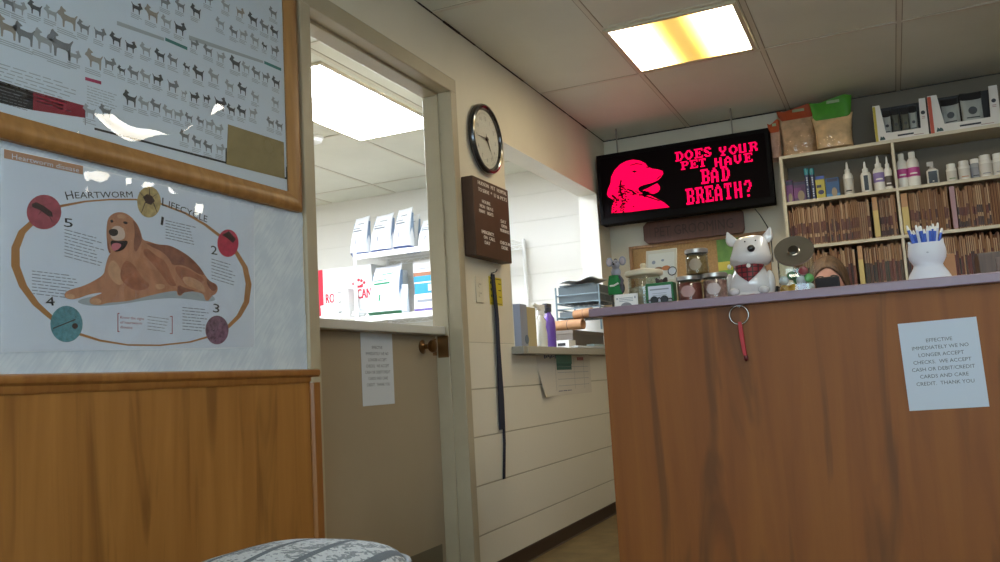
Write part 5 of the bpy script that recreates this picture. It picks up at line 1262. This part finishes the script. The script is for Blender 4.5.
def special(px, zrow, hh, w, m, label, fr_=.62):
    x = P(px, 225, 'y', YF).x
    o = thing('record_folder', label, 'folder', (x, YF+.006, zrow)); 
    MB().box(-w/2, w/2, 0, .23, 0, hh*.93).build('folder_cover', cov[3], o); MB().box(-w/2-.0008, w/2+.0008, -.003, -.0004, .005, hh*fr_).build('folder_sleeve', m, o)
    return x-w/2-.003, x+w/2+.003
sA = special(877, zL, hu, .026, yl, 'pale yellow sleeved folder at the right end of the upper left record bay')
sB = special(907, zL, hu, .032, yl, 'pale yellow sleeved folder just right of the shelf divider, upper row')
sC = special(956, zL, hu, .022, pk, 'greyish pink folder standing in the upper right record bay', .95)
sD = special(857, zB, hl2, .024, yl, 'pale yellow sleeved folder in the lower left record bay')
XL, XR = SX0+TH, XD-TH*.4
gA, gB, gC, gD = 'records in the upper left bay', 'records in the upper right bay', 'records in the lower left bay', 'records in the lower right bay'
lA, lB, lC, lD = ('worn brown patient folder filed in the upper left record bay', 'worn brown patient folder filed in the upper right record bay', 'worn tan patient folder filed in the lower left record bay', 'worn tan patient folder filed in the lower right record bay')
nf = fill_row(XL, sA[0], zL, hu, lA, gA, 1, False)+fill_row(sA[1], XR, zL, hu, lA, gA, 2, False)
nf += fill_row(XD+TH*.4, sB[0], zL, hu, lB, gB, 3, False)+fill_row(sB[1], sC[0], zL, hu, lB, gB, 4, False)+fill_row(sC[1], 2.36, zL, hu, lB, gB, 5, False)
nf += fill_row(XL, sD[0], zB, hl2, lC, gC, 6, True)+fill_row(sD[1], XR, zB, hl2, lC, gC, 7, True)+fill_row(XD+TH*.4, 2.34, zB, hl2, lD, gD, 8, True)
print('folders', nf)

# small boxes and tubes on the middle shelf
YI = YF+.05
def shelf_box(px0, px1, pyt, label, mats, d=.05, marks=(), grp='boxes on the middle shelf', name='carton', y=YI):
    a, b = P(px0, 190, 'y', y), P(px1, 190, 'y', y); h = P((px0+px1)/2, pyt, 'y', y).z-zM; w = b.x-a.x-.001
    t = thing(name, label, 'box', ((a.x+b.x)/2, y, zM), grp)
    MB().box(-w/2, w/2, 0, d, 0, h).build('carton_body', mats[0], t, bevel=.001)
    m_ = MB()
    for (kind, u0, u1, v0, v1, mi) in marks:
        if kind == 'r': m_.box(-w/2+u0*w, -w/2+u1*w, -.0009, -.0003, v0*h, v1*h, mi)
        else: m_.poly([(-w/2+(u0+(u1-u0)*(.5+.5*math.cos(k*PI/8)))*w, -.0012, (v0+(v1-v0)*(.5+.5*math.sin(k*PI/8)))*h) for k in range(16)], mi)
    if marks: m_.build('carton_print', mats[1:], t)
m_bp = mat('box_purple', '6f3470', .5); m_bp2 = mat('box_plum', '4a2a55', .5); m_face = mat('print_beige', '9a8a72', .6); m_navy2 = mat('print_navy', '2a2a4a', .5)
shelf_box(786.4, 793.2, 180, 'narrow magenta box with animal picture at the left end of the shelf', [m_bp, m_face, m_navy2], marks=(('e', .2, .8, .02, .42, 0), ('r', 0, 1, .78, .95, 1)))
shelf_box(793.5, 806, 181.5, 'wider purple box with animal picture left of the blue tubes', [m_bp2, m_face, m_navy2, m_bp], marks=(('r', 0, .6, .2, .7, 2), ('e', .3, .85, .04, .55, 0), ('r', 0, 1, .84, .96, 1)))
shelf_box(816, 825.5, 176, 'yellow box with dark picture beside the blue tubes', [mat('box_yellow', 'b8ac45', .5), m_navy2, mat('print_blue', '38509a', .5)], marks=(('e', .2, .85, .2, .4, 0), ('r', .1, .6, .5, .62, 0), ('r', 0, 1, .86, 1, 1)))
shelf_box(826, 840, 177.5, 'blue box with small dog picture right of the yellow box', [mat('box_blue', '2a5484', .5), m_face, m_navy2, mat('print_sky', '4a86b8', .5)], marks=(('e', .4, .8, .02, .5, 0), ('r', .1, .9, .80, .95, 1), ('r', 0, 1, .0, .2, 2)))
for px, lab in ((807.5, 'left one of the two dark blue tubes with teal caps'), (813, 'right one of the two dark blue tubes with teal caps')):
    y = YI+.02; c_ = P(px, 185, 'y', y); h = P(px, 168.5, 'y', y).z-zM; r = .0125
    t = thing('tube_pack', lab, 'tube', (c_.x, y, zM), 'blue tubes on the middle shelf')
    MB().lathe([(.0005, 0), (r, 0), (r, h*.8), (.0005, h*.8)], seg=16, power=3).build('tube_body', mat('tube_navy', '26315c', .4), t, smooth=40)
    MB().lathe([(.0005, h*.8), (r*1.02, h*.8), (r*1.02, h), (.0005, h)], seg=16, power=3).build('cap', mat('tube_teal', '2f8a94', .4), t, smooth=40)
    m_ = MB()
    for j in range(9):
        if j != 4: m_.box(-.0035, .0035, -r*1.03, -r*1.0, h*(.12+.07*j), h*(.165+.07*j))
    m_.build('tube_print', mat('tube_ink', 'b9c0cf', .5), t)

# bottles
m_bot = mat('bottle_white', 'e6e3da', .35); m_cap = mat('cap_white', 'e8e6de', .4)
def bottle(px, pyt, wpx, label, kind, lab=None, lab_rng=(.2, .6), y=YI, sec=None):
    c_ = P(px, 180, 'y', y); h = P(px, pyt, 'y', y).z-zM; r = wpx/2*(P(px+1, 180, 'y', y).x-c_.x)
    t = thing('bottle', label, 'bottle', (c_.x, y+r, zM), 'bottles on the middle shelf')
    if kind == 'nozzle':
        MB().lathe([(.0005, 0), (r*.94, 0), (r, .004), (r, h*.58), (r*.8, h*.65), (r*.45, h*.69), (.0005, h*.69)], seg=24).build('bottle_body', m_bot, t, smooth=35)
        MB().lathe([(r*.5, h*.685), (r*.55, h*.69), (r*.55, h*.78), (r*.3, h*.80), (r*.22, h*.93), (r*.12, h), (.0005, h)], seg=18).build('nozzle', m_cap, t, smooth=35)
    elif kind == 'round':
        MB().lathe([(.0005, 0), (r*.95, 0), (r, .004), (r, h*.66), (r*.86, h*.76), (r*.5, h*.84), (.0005, h*.84)], seg=24).build('bottle_body', m_bot, t, smooth=35)
        MB().lathe([(r*.5, h*.838), (r*.52, h*.84), (r*.52, h*.99), (r*.48, h), (.0005, h)], seg=20).build('cap', m_cap, t, smooth=35)
    elif kind == 'pill':
        MB().lathe([(.0005, 0), (r*.95, 0), (r, .004), (r, h*.72), (r*.84, h*.79), (.0005, h*.79)], seg=24).build('bottle_body', m_bot if sec is None else sec, t, smooth=35)
        MB().lathe([(r*.84, h*.79), (r*.86, h*.795), (r*.86, h*.985), (r*.82, h), (.0005, h)], seg=24).build('cap', m_cap, t, smooth=35)
    elif kind == 'pump':
        MB().lathe([(.0005, 0), (r*.98, 0), (r, .003), (r, h*.62), (r*.6, h*.70), (.0005, h*.70)], seg=24, power=3, sy=.7).build('bottle_body', m_bot, t, smooth=35)
        MB().lathe([(r*.4, h*.695), (r*.42, h*.7), (r*.42, h*.82), (.0005, h*.83)], seg=16).box(-r*.75, r*.3, -r*.25, r*.25, h*.83, h).build('spray_head', mat('cap_grey', 'b0ada6', .4), t, bevel=.002)
    if lab:
        rr_ = r*1.012; a0, a1 = lab_rng
        if kind == 'pump':
            MB().box(-r*.72, r*.72, -r*.70-.0008, -r*.70+.0004, a0*h, a1*h).build('label_band', lab[0], t)
        else:
            k_ = MB(); k_.lathe([(rr_, a0*h), (rr_, a1*h)], seg=24, cap=False); k_.build('label_band', lab[0], t, smooth=40)
        if len(lab) > 1:
            k_ = MB(); n = 6; rows_ = [[(rr_*1.01*math.sin(-.6+1.2*j/n), -rr_*1.01*math.cos(-.6+1.2*j/n)*(1 if kind != 'pump' else .72), z) for z in (h*(a0+.06), h*(a0+.1))] for j in range(n+1)]
            k_.loft(rows_, 0, False, False, closed=False); k_.build('label_print', lab[1], t)
m_lb = lambda k, c: mat('bottle_label_'+k, c, .5)
bottle(848, 161, 10.5, 'plain white nozzle bottle, first in the row of bottles', 'nozzle', (m_lb('plain', 'c9c4b8'), ink), (.06, .5))
bottle(866, 160.5, 11, 'white nozzle bottle with a dark upright label, second in the row', 'nozzle')
q = P(866, 180, 'y', YI); hb = P(866, 160.5, 'y', YI).z-zM
bottle(879.5, 154.5, 12, 'white nozzle bottle with a lavender label band', 'nozzle', (m_lb('lavender', '8a78b0'), m_cap), (.26, .52))
bottle(888.7, 155.5, 8.2, 'slim white nozzle bottle with a brown label touching the divider', 'nozzle', (m_lb('brown', '5a4f48'), m_cap), (.12, .42))
bottle(903.5, 152.5, 11.5, 'pink-labelled white bottle right of the divider', 'round', (m_lb('pink', 'b8488c'), m_cap), (.30, .55))
bottle(914.5, 150.5, 13.2, 'larger pink-labelled white bottle, right one of the pair', 'round', (m_lb('pink', ''), m_cap), (.30, .55), y=YI-.005)
bottle(933.5, 160.5, 12.5, 'small square bottle with dark label and spray head', 'pump', (m_lb('dark', '24303a'), m_lb('plain', '')), (.08, .58))
bottle(952.7, 163, 10.8, 'small white pill bottle with a green label line', 'pill', (m_lb('white', 'cfcac0'), m_lb('green', '5c8a48')), (.12, .6))
bottle(965.8, 159.8, 12.2, 'white pill bottle with an orange label line', 'pill', (m_lb('white', ''), m_lb('orange', 'c07848')), (.12, .6))
bottle(977, 158, 10.5, 'grey translucent pill bottle with a pale cap', 'pill', (m_lb('greyish', '8e9096'), m_lb('dark', '')), (.12, .6), sec=mat('bottle_grey', '9fa0a4', .35), y=YI+.02)
bottle(988, 153.8, 14, 'large white pill bottle with grey print', 'pill', (m_lb('white', ''), m_lb('greyish', '')), (.12, .62))
bottle(1001.5, 152, 13, 'white pill bottle cut off by the right edge of the picture', 'pill', (m_lb('white', ''), m_lb('greyish', '')), (.12, .62))
MB().box(q.x-.012, q.x+.012, YI-.0022, YI-.0006, zM+hb*.1, zM+hb*.52)
t = [o for o in COL.objects if o.get('label', '').startswith('white nozzle bottle with a dark')][0]
MB().box(-.011, .011, -t.location.y+YI-.0016, -t.location.y+YI+.0004, hb*.09, hb*.55).build('label_panel', m_lb('dark', ''), t)

# treat bags on the top shelf
def treat_bag(px0, px1, pyt, split_px, label, m_top, m_fill, y=YF+.10, d=.11, rz=0):
    a, b = P(px0, 130, 'y', y), P(px1, 130, 'y', y); h = P((px0+px1)/2, pyt, 'y', y).z-zT; w = b.x-a.x; sp_ = 1-(split_px-pyt)/max(1, 150-pyt)
    t = thing('treat_bag', label, 'bag', ((a.x+b.x)/2, y, zT), 'treat bags on top of the shelving', rz)
    hs_ = P((px0+px1)/2, split_px, 'y', y).z-zT; f = hs_/h
    m_ = MB(); bag(m_, w*.92, d, h*(f+.02)*1.0, 0, top=.02, n=12, flare=.12); 
    m_.build('treats_fill', m_fill, t, smooth=60)
    k_ = MB(); rows_ = []
    for j in range(9):
        tt = j/8; z = hs_*.94+(h-hs_*.94)*tt; ww = w*(.90+.16*tt)*(.5); dd = d*.10*(1-tt)+.002; ring = []
        for i in range(28):
            an = 2*PI*i/28; ca, sa = math.cos(an), math.sin(an)
            ring.append((ww*math.copysign(abs(ca)**.6, ca), dd*sa+.006*math.sin(5*ca+3*tt)*tt, z+.008*tt*math.sin(4*ca)+.01*tt*ca))
        rows_.append(ring)
    k_.loft(rows_); k_.build('printed_header', m_top, t, smooth=60)
    k_ = MB(); bag(k_, w*.95, d*1.06, h*(f+.03), n=12, flare=.12); k_.build('clear_front', glass('bag_film', 'faf4ec', .12, .12, .02, 22, .03), t, smooth=60)
    k_ = MB(); k_.box(-w*.1, w*.22, -.012, -.0095, h-.028, h-.012); k_.build('header_print', mat('header_pale', '9db08a', .6), t)
m_or = mat('bag_orange', 'b24a20', .4, var=.15, scale=20); m_gr = mat('bag_lime', '3f8a1e', .4, var=.15, scale=20)
chips = mat('treat_chips', 'd3b391', .7, var=.3, scale=18, bump=.6, bscale=25); chips2 = mat('treat_rolls', 'dcc29a', .7, var=.3, scale=14, bump=.7, bscale=18)
treat_bag(768, 780, 122, 131, 'orange-topped treat bag at the left end, sagging over the shelf side', m_or, mat('treat_pinkish', 'd0aa9c', .7, var=.2, scale=18, bump=.5, bscale=25), y=YF+.13, d=.08)
treat_bag(779, 817, 107.5, 116.5, 'orange-topped clear bag of tan treats on the shelving', m_or, chips, y=YF+.19, d=.09)
treat_bag(813, 854, 98.5, 116.5, 'green-topped clear bag of tan rolled treats on the shelving', m_gr, chips2, y=YF+.072, d=.10)

# display cartons on the top shelf
def display_box(px0, px1, pyl, pyr, label, c_side, y=YF+.03, d=.13, wt=(.16, .86, .22)):
    a, b = P(px0, 120, 'y', y), P(px1, 110, 'y', y); w = b.x-a.x; hL, hR = P(px0, pyl, 'y', y).z-zT, P(px1, pyr, 'y', y).z-zT; h = (hL+hR)/2
    t = thing('display_carton', label, 'display box', (a.x, y, zT)); m_bk = mat('display_black', '1b1a1d', .5); m_wh = mat('display_white', 'd8d4cc', .5)
    th = .003; u0, u1, v0 = wt
    MB().box(-.003, w+.003, d-th, d, 0, h*1.07).box(-.003, 0, .0, d-th, 0, h*1.03).box(0, w, d-th-.001, d-th, 0, h).box(0, th, th, d, 0, h).box(w-th, w, th, d, 0, h).box(th, w-th, th, d-th, 0, th).build('carton_back', m_bk, t)
    pts = [(0, 0), (w, 0), (w, h), (w*u1+w*.02, h), (w*u1, h*v0), (w*(u0+.05), h*v0), (w*(u0-.02), h), (0, h)]
    MB().prism([(x, 0, z+.0005) for x, z in pts], (0, th-.0003, 0)).build('carton_front', m_wh, t)
    m_ = MB(); m_.box(.0005, w*.055, -.0012, -.0003, .001, h*.98, 0); m_.box(w*.42, w*.72, -.0012, -.0003, h*.09, h*.135, 1); m_.box(w*.72, w*.9, -.0012, -.0003, h*.06, h*.075, 2)
    m_.poly([(w*(.13+.055*x), -.0012, h*.05+h*.1*z) for x, z in ((-.9, 0), (1, 0), (.85, .6), (.3, 1), (.0, .7), (-.5, 1.1))], 3)
    m_.poly([(w*.93+.011*math.cos(k*PI/8), -.0012, h*.62+.011*math.sin(k*PI/8)) for k in range(16)], 1)
    for k in range(2): m_.box(w*.9, w*.96, -.0012, -.0003, h*(.5-.04*k), h*(.515-.04*k), 2)
    m_.build('carton_print', [c_side, mat('display_ink', '2b2f36', .5), mat('display_rose', 'a07a70', .5), mat('display_teal', '274a46', .5)], t)
    return a.x, y, w, h, d
m_pg = mat('pouch_grey', 'a9aca6', .35, bump=.3, bscale=40); m_pd = mat('pouch_dark', '5a5c52', .35, bump=.3, bscale=40); m_po = mat('pouch_orange', 'b4532f', .4); m_ptop = mat('pouch_black', '202124', .35)
def pouch(x, y, w, h, label, m, mt, mb_=None, rz=0, grp=None):
    t = thing('treat_pouch', label, 'pouch', (x, y, zT+.0036), grp, rz)
    m_ = MB(); bag(m_, w, .04, h, 0, mi_top=1, split=.82, mi_bot=2 if mb_ else 0, sb=.16 if mb_ else 0, n=16); m_.build('pouch_body', [m, mt, mb_ or m], t, smooth=60)
    m_ = MB(); m_.poly([(w*.2*math.cos(k*PI/8), -.0225, h*.5+w*.2*math.sin(k*PI/8)) for k in range(16)]); m_.box(-w*.3, w*.3, -.0222, -.0216, h*.3, h*.33); m_.build('pouch_print', mat('pouch_ink', '3c4246', .5), t)
ax, ay, aw, ah, ad = display_box(873.5, 926.5, 105, 99, 'black and white display carton with yellow edge on the shelving', mat('edge_yellow', 'b8a532', .5))
for k, (u, hh, m, lab) in enumerate(((.25, .86, m_pg, 'pale pouch at the left in the yellow-edged display carton'), (.42, .92, m_pd, 'olive dark pouch, second in the yellow-edged display carton'), (.60, .86, m_pd, 'dark pouch, third in the yellow-edged display carton'), (.75, .9, m_pg, 'pale pouch at the right in the yellow-edged display carton'))):
    pouch(ax+u*aw, ay+.05+.02*(k % 2), aw*.16, ah*hh, lab, m, m_ptop, None, 0, 'pouches in the yellow-edged carton')
ax, ay, aw, ah, ad = display_box(929.5, 1000, 96, 84.5, 'black and white display carton with orange edge at the shelf end', mat('edge_orange', 'b84a2c', .5))
pouch(ax+.33*aw, ay+.06, aw*.27, ah*.9, 'left grey pouch with orange foot in the orange-edged carton', m_pg, m_ptop, m_po, -.15, 'pouches in the orange-edged carton')
pouch(ax+.63*aw, ay+.055, aw*.32, ah*.96, 'right grey pouch with orange foot in the orange-edged carton', m_pg, m_ptop, m_po, .1, 'pouches in the orange-edged carton')

# ------------------------------------------------------------------ person seated behind the counter
hx, hy = P(829, 262, 'y', 4.3).x-.01, 4.3; hz = P(830, 255.5, 'y', 4.3).z-.012     # crown
skin = mat('skin', 'c08e7c', .5, var=.05, scale=20, sss=.1); hair = mat('hair_brown', '5a4430', .6, var=.5, scale=90, stretch=(1, 1, .15), bump=.8, bscale=120)
pr = thing('person', 'person with brown hair seated behind the counter, only the forehead showing', 'person', (hx, hy, FLOOR))
hzl = hz-FLOOR
js = {'pel': (0, .05, .50), 'wai': (0, .04, .66), 'che': (0, .02, .84), 'nkb': (0, .02, 1.02), 'nk': (0, .0, 1.07),
      'sl': (-.17, .03, .98), 'el': (-.23, -.05, .72), 'wl': (-.14, -.27, .70), 'hl': (-.11, -.35, .70), 'sr': (.17, .03, .98), 'er': (.23, -.05, .72), 'wr': (.14, -.27, .70), 'hr': (.11, -.35, .70),
      'tl': (-.10, .02, .49), 'kl': (-.12, -.38, .48), 'al': (-.12, -.36, .10), 'fl': (-.12, -.50, .045), 'tr': (.10, .02, .49), 'kr': (.12, -.38, .48), 'ar': (.12, -.36, .10), 'fr': (.12, -.50, .045)}
rad = {'pel': .13, 'wai': .12, 'che': .14, 'nkb': .065, 'nk': .055, 'sl': .062, 'el': .042, 'wl': .028, 'hl': .03, 'sr': .062, 'er': .042, 'wr': .028, 'hr': .03, 'tl': .085, 'kl': .06, 'al': .04, 'fl': .035, 'tr': .085, 'kr': .06, 'ar': .04, 'fr': .035}
ed = [('pel','wai'),('wai','che'),('che','nkb'),('nkb','nk'),('che','sl'),('sl','el'),('el','wl'),('wl','hl'),('che','sr'),('sr','er'),('er','wr'),('wr','hr'),('pel','tl'),('tl','kl'),('kl','al'),('al','fl'),('pel','tr'),('tr','kr'),('kr','ar'),('ar','fr')]
fing = {}
for s, sg in (('l', 1), ('r', -1)):
    hb_ = Vector(js['h'+s])
    for k in range(4):
        a_, b_ = 'f%s%da' % (s, k), 'f%s%db' % (s, k); off = (k-1.5)*.019
        js[a_] = tuple(hb_+Vector((off, -.04, -.004))); js[b_] = tuple(hb_+Vector((off*1.15, -.075-(.01 if k in (1, 2) else 0), -.022))); rad[a_] = .0095; rad[b_] = .0075; ed += [('h'+s, a_), (a_, b_)]
    a_, b_ = 'th%sa' % s, 'th%sb' % s; js[a_] = tuple(hb_+Vector((sg*.035, -.005, -.005))); js[b_] = tuple(hb_+Vector((sg*.045, -.04, -.012))); rad[a_] = .011; rad[b_] = .009; ed += [('h'+s, a_), (a_, b_)]
names = list(js); me = bpy.data.meshes.new('body'); me.from_pydata([js[n] for n in names], [(names.index(a), names.index(b)) for a, b in ed], [])
bo = bpy.data.objects.new('skeleton', me); COL.objects.link(bo)
sk_ = bo.modifiers.new('skin', 'SKIN'); sk_.use_smooth_shade = True
for i, n in enumerate(names): me.skin_vertices[0].data[i].radius = (rad[n], rad[n]*(.75 if n in ('pel', 'wai', 'che') else 1)); me.skin_vertices[0].data[i].use_root = n == 'pel'
bo.modifiers.new('sub', 'SUBSURF').levels = 2
dg = bpy.context.evaluated_depsgraph_get(); bm_ = bpy.data.meshes.new_from_object(bo.evaluated_get(dg)); bpy.data.objects.remove(bo)
mb = MB(); mb.v = [v.co.copy() for v in bm_.vertices]; mb.f = [list(p.vertices) for p in bm_.polygons]; mb.m = [0 if mb.v[p.vertices[0]].z > 1.04 or mb.v[p.vertices[0]].y < -.25 and mb.v[p.vertices[0]].z > .6 else (1 if max(mb.v[i].z for i in p.vertices) > .6 else 2) for p in bm_.polygons]
# head grown on the neck: rings from throat to crown
hc = hzl-.115; k0 = len(mb.v)
hd = [(-.16, .050, .055, .012), (-.125, .052, .066, -.004), (-.105, .058, .078, -.012), (-.07, .066, .090, -.008), (-.03, .072, .095, 0), (.0, .075, .098, .003), (.04, .075, .098, .006), (.075, .066, .088, .008), (.098, .047, .064, .008), (.110, .022, .032, .008), (.113, .003, .004, .008)]
mb.loft([[(x, y, z) for x, y, z in sx_ring(0, cy_, hc+z, rx, ry, 28, 2.1)] for z, rx, ry, cy_ in hd], 0)
mb.ell((0, -.098, hc-.035), (.013, .016, .016), 0, 12, 8); mb.tube([(0, -.092, hc+.002), (0, -.103, hc-.028)], .008, 0)
for s in (-1, 1): mb.ell((s*.076, .01, hc-.02), (.009, .018, .03), 0, 10, 8)
body_ = mb.build('body', [skin, mat('shirt_teal', '3f6470', .8), mat('trousers', '2c3040', .8)], pr, smooth=60)
k_ = MB()
for s in (-1, 1): k_.ell((s*.03, -.087, hc+.002), (.012, .008, .007), 0, 12, 8)
k_.build('eyes', [mat('eye_white', 'd8d4cc', .3)], body_, smooth=60)
k_ = MB()
for s in (-1, 1): k_.ell((s*.03, -.0935, hc+.002), (.0055, .003, .0055), 0, 10, 6)
k_.tube([(-.045, -.087, hc+.021), (-.03, -.093, hc+.024), (-.015, -.094, hc+.021)], .0028).tube([(.045, -.087, hc+.021), (.03, -.093, hc+.024), (.015, -.094, hc+.021)], .0028); k_.build('irises_and_brows', mat('iris', '33241a', .4), body_, smooth=60)
k_ = MB(); k_.tube([(-.022, -.087, hc-.068), (-.008, -.095, hc-.066), (.008, -.095, hc-.066), (.022, -.087, hc-.068)], .005); k_.build('lips', mat('lips', 'a2605a', .5), body_, smooth=60)
# hair: a cap with a fringe, longer at the sides and back
hm = MB(); rows_ = []; n = 40
for k in range(n):
    a = 2*PI*k/n; ca, sa = math.cos(a), math.sin(a); front = max(0, -sa); row = []
    low = -.20+.265*front**.55*(1 if front > .35 else (front/.35)**2)
    for j in range(13):
        t = j/12; z = low+(.128-low)*math.cos(t*PI/2)**1.0
        prof = math.sqrt(max(0.0, 1-(max(0, z)/.1285)**2)) if z > 0 else 1.0
        rx, ry = .088*prof+.002, .116*prof+.002
        if z < 0: rx += .012*min(1, -z/.1); 
        wv = 1+.02*math.sin(9*a+5*t)+.012*math.sin(23*a+9*t)+(.06*max(0, -z/.2) if z < 0 else 0)
        row.append((rx*ca*wv, .010+ry*sa*wv, hc+z))
    rows_.append(row)
hm.loft(rows_+[rows_[0]], 0, False, False, closed=False); o = hm.build('hair', hair, pr, smooth=60); sm_ = o.modifiers.new('thick', 'SOLIDIFY'); sm_.thickness = .012; sm_.offset = -1
oc = thing('office_chair', 'dark swivel chair under the person behind the counter', 'chair', (hx, hy+.06, FLOOR))
MB().box(-.23, .23, -.25, .23, .355, .405).build('seat', soft_black, oc, bevel=.02, seg=3)
MB().lathe([(.001, .06), (.03, .06), (.03, .354), (.001, .354)], seg=16).build('gas_lift', black, oc, smooth=40)
for k in range(5):
    a = 2*PI*k/5; l_ = MB().tube([(0, 0, .075), (.26*math.cos(a), .26*math.sin(a), .055)], .018).build('leg', black, oc, smooth=40)
    w_ = MB(); w_.ell((.26*math.cos(a), .26*math.sin(a), .025), (.02, .02, .025), 0, 12, 8); w_.build('caster', black, l_, smooth=60)
MB().box(-.2, .2, .25, .29, .5, .85).box(-.03, .03, .2, .26, .36, .6).build('backrest', soft_black, oc, bevel=.015, seg=3)

# ------------------------------------------------------------------ patterned seat in the foreground
def fabric():
    m = mat('patterned_fabric', 'aab2b8', .85); nt = m.node_tree; N = nt.nodes; L = nt.links; b = N['Principled BSDF']
    tc = N.new('ShaderNodeTexCoord'); rot = N.new('ShaderNodeMapping'); rot.inputs['Rotation'].default_value = (0, 0, math.radians(SEAT_ROT)); L.new(tc.outputs['Object'], rot.inputs[0])
    sp = N.new('ShaderNodeSeparateXYZ'); L.new(rot.outputs[0], sp.inputs[0])
    v = N.new('ShaderNodeTexVoronoi'); v.feature = 'DISTANCE_TO_EDGE'; v.inputs['Scale'].default_value = 55; L.new(tc.outputs['Object'], v.inputs['Vector'])
    wv = N.new('ShaderNodeTexWave'); wv.wave_type = 'RINGS'; wv.inputs['Scale'].default_value = 26; wv.inputs['Distortion'].default_value = 6; wv.inputs['Detail'].default_value = 2; wv.inputs['Detail Scale'].default_value = 3; L.new(tc.outputs['Object'], wv.inputs['Vector'])
    r1 = N.new('ShaderNodeValToRGB'); r1.color_ramp.elements[0].position = .32; r1.color_ramp.elements[1].position = .45; r1.color_ramp.elements[0].color = lin('7d868d'); r1.color_ramp.elements[1].color = lin('b9c1c6'); L.new(wv.outputs['Fac'], r1.inputs[0])
    md = N.new('ShaderNodeMath'); md.operation = 'FRACT'; mu = N.new('ShaderNodeMath'); mu.operation = 'MULTIPLY'; mu.inputs[1].default_value = 10.5; L.new(sp.outputs[0], mu.inputs[0]); L.new(mu.outputs[0], md.inputs[0])
    r2 = N.new('ShaderNodeValToRGB'); cr = r2.color_ramp; cr.interpolation = 'CONSTANT'; cr.elements[0].position = 0; cr.elements[0].color = (0,0,0,1); cr.elements[1].position = .80; cr.elements[1].color = (1,1,1,1)
    e = cr.elements.new(.97); e.color = (0,0,0,1); L.new(md.outputs[0], r2.inputs[0])
    mx = N.new('ShaderNodeMixRGB'); L.new(r2.outputs[0], mx.inputs[0]); L.new(r1.outputs[0], mx.inputs[1]); mx.inputs[2].default_value = lin('5d6770'); L.new(mx.outputs[0], b.inputs['Base Color'])
    ck_ = N.new('ShaderNodeTexVoronoi'); ck_.inputs['Scale'].default_value = 260; L.new(tc.outputs['Object'], ck_.inputs['Vector'])
    bp = N.new('ShaderNodeBump'); bp.inputs['Strength'].default_value = .8; bp.inputs['Distance'].default_value = .003; L.new(ck_.outputs['Distance'], bp.inputs['Height']); L.new(bp.outputs[0], b.inputs['Normal'])
    return m
SEAT_ROT = -6
q = P(318, 541, 'y', 1.5)
SC = Vector((.475, 1.43, 0)); st_ = thing('waiting_seat', 'round-topped grey patterned upholstered seat in front of the wainscot', 'seat', (SC.x, SC.y, FLOOR))
topz = .458-FLOOR
m_ = MB(); rings = []
for z, k in ((topz-.15, .0), (topz-.15, .93), (topz-.145, .97), (topz-.12, 1.0), (topz-.075, 1.0), (topz-.05, .965), (topz-.03, .87), (topz-.014, .68), (topz-.004, .40), (topz, .12), (topz, .0)):
    rings.append(sx_ring(0, 0, z, max(.0005, .205*k), max(.0005, .25*k), 48, 3.2))
m_.loft(rings); m_.build('cushion', fabric(), st_, smooth=60, sub=1)
m_ = MB(); m_.tube([(v[0]*.995, v[1]*.995, topz-.06) for v in sx_ring(0, 0, 0, .205, .25, 64, 3.2)], .006, closed=True); m_.build('welt', mat('welt_grey', '9aa3ab', .8), st_, smooth=60)
MB().box(-.175, .175, -.215, .215, topz-.21, topz-.152).build('seat_frame', wood('seat_wood', '5a3a22', '6e4a2c', '3a2614', 2, .4, False), st_, bevel=.006)
for x in (-1, 1):
    for y in (-1, 1): MB().loft([[(x*.15+dx*.016, y*.185+dy*.016, 0) for dx, dy in ((-1,-1),(1,-1),(1,1),(-1,1))], [(x*.15+dx*.024, y*.185+dy*.024, topz-.2105) for dx, dy in ((-1,-1),(1,-1),(1,1),(-1,1))]]).build('leg', MATS['seat_wood'], st_, bevel=.003)

# ------------------------------------------------------------------ render look
vs = sc.view_settings
sc.display_settings.display_device = 'sRGB'
vs.view_transform = 'Standard'; vs.look = 'None'; vs.gamma = 1; vs.use_curve_mapping = False; vs.exposure = .45
sc.cycles.use_denoising = True
sc.cycles.max_bounces = 8; sc.cycles.diffuse_bounces = 4; sc.cycles.glossy_bounces = 4; sc.cycles.transmission_bounces = 6; sc.cycles.transparent_max_bounces = 16
sc.cycles.sample_clamp_indirect = 6; sc.cycles.caustics_reflective = False; sc.cycles.caustics_refractive = False
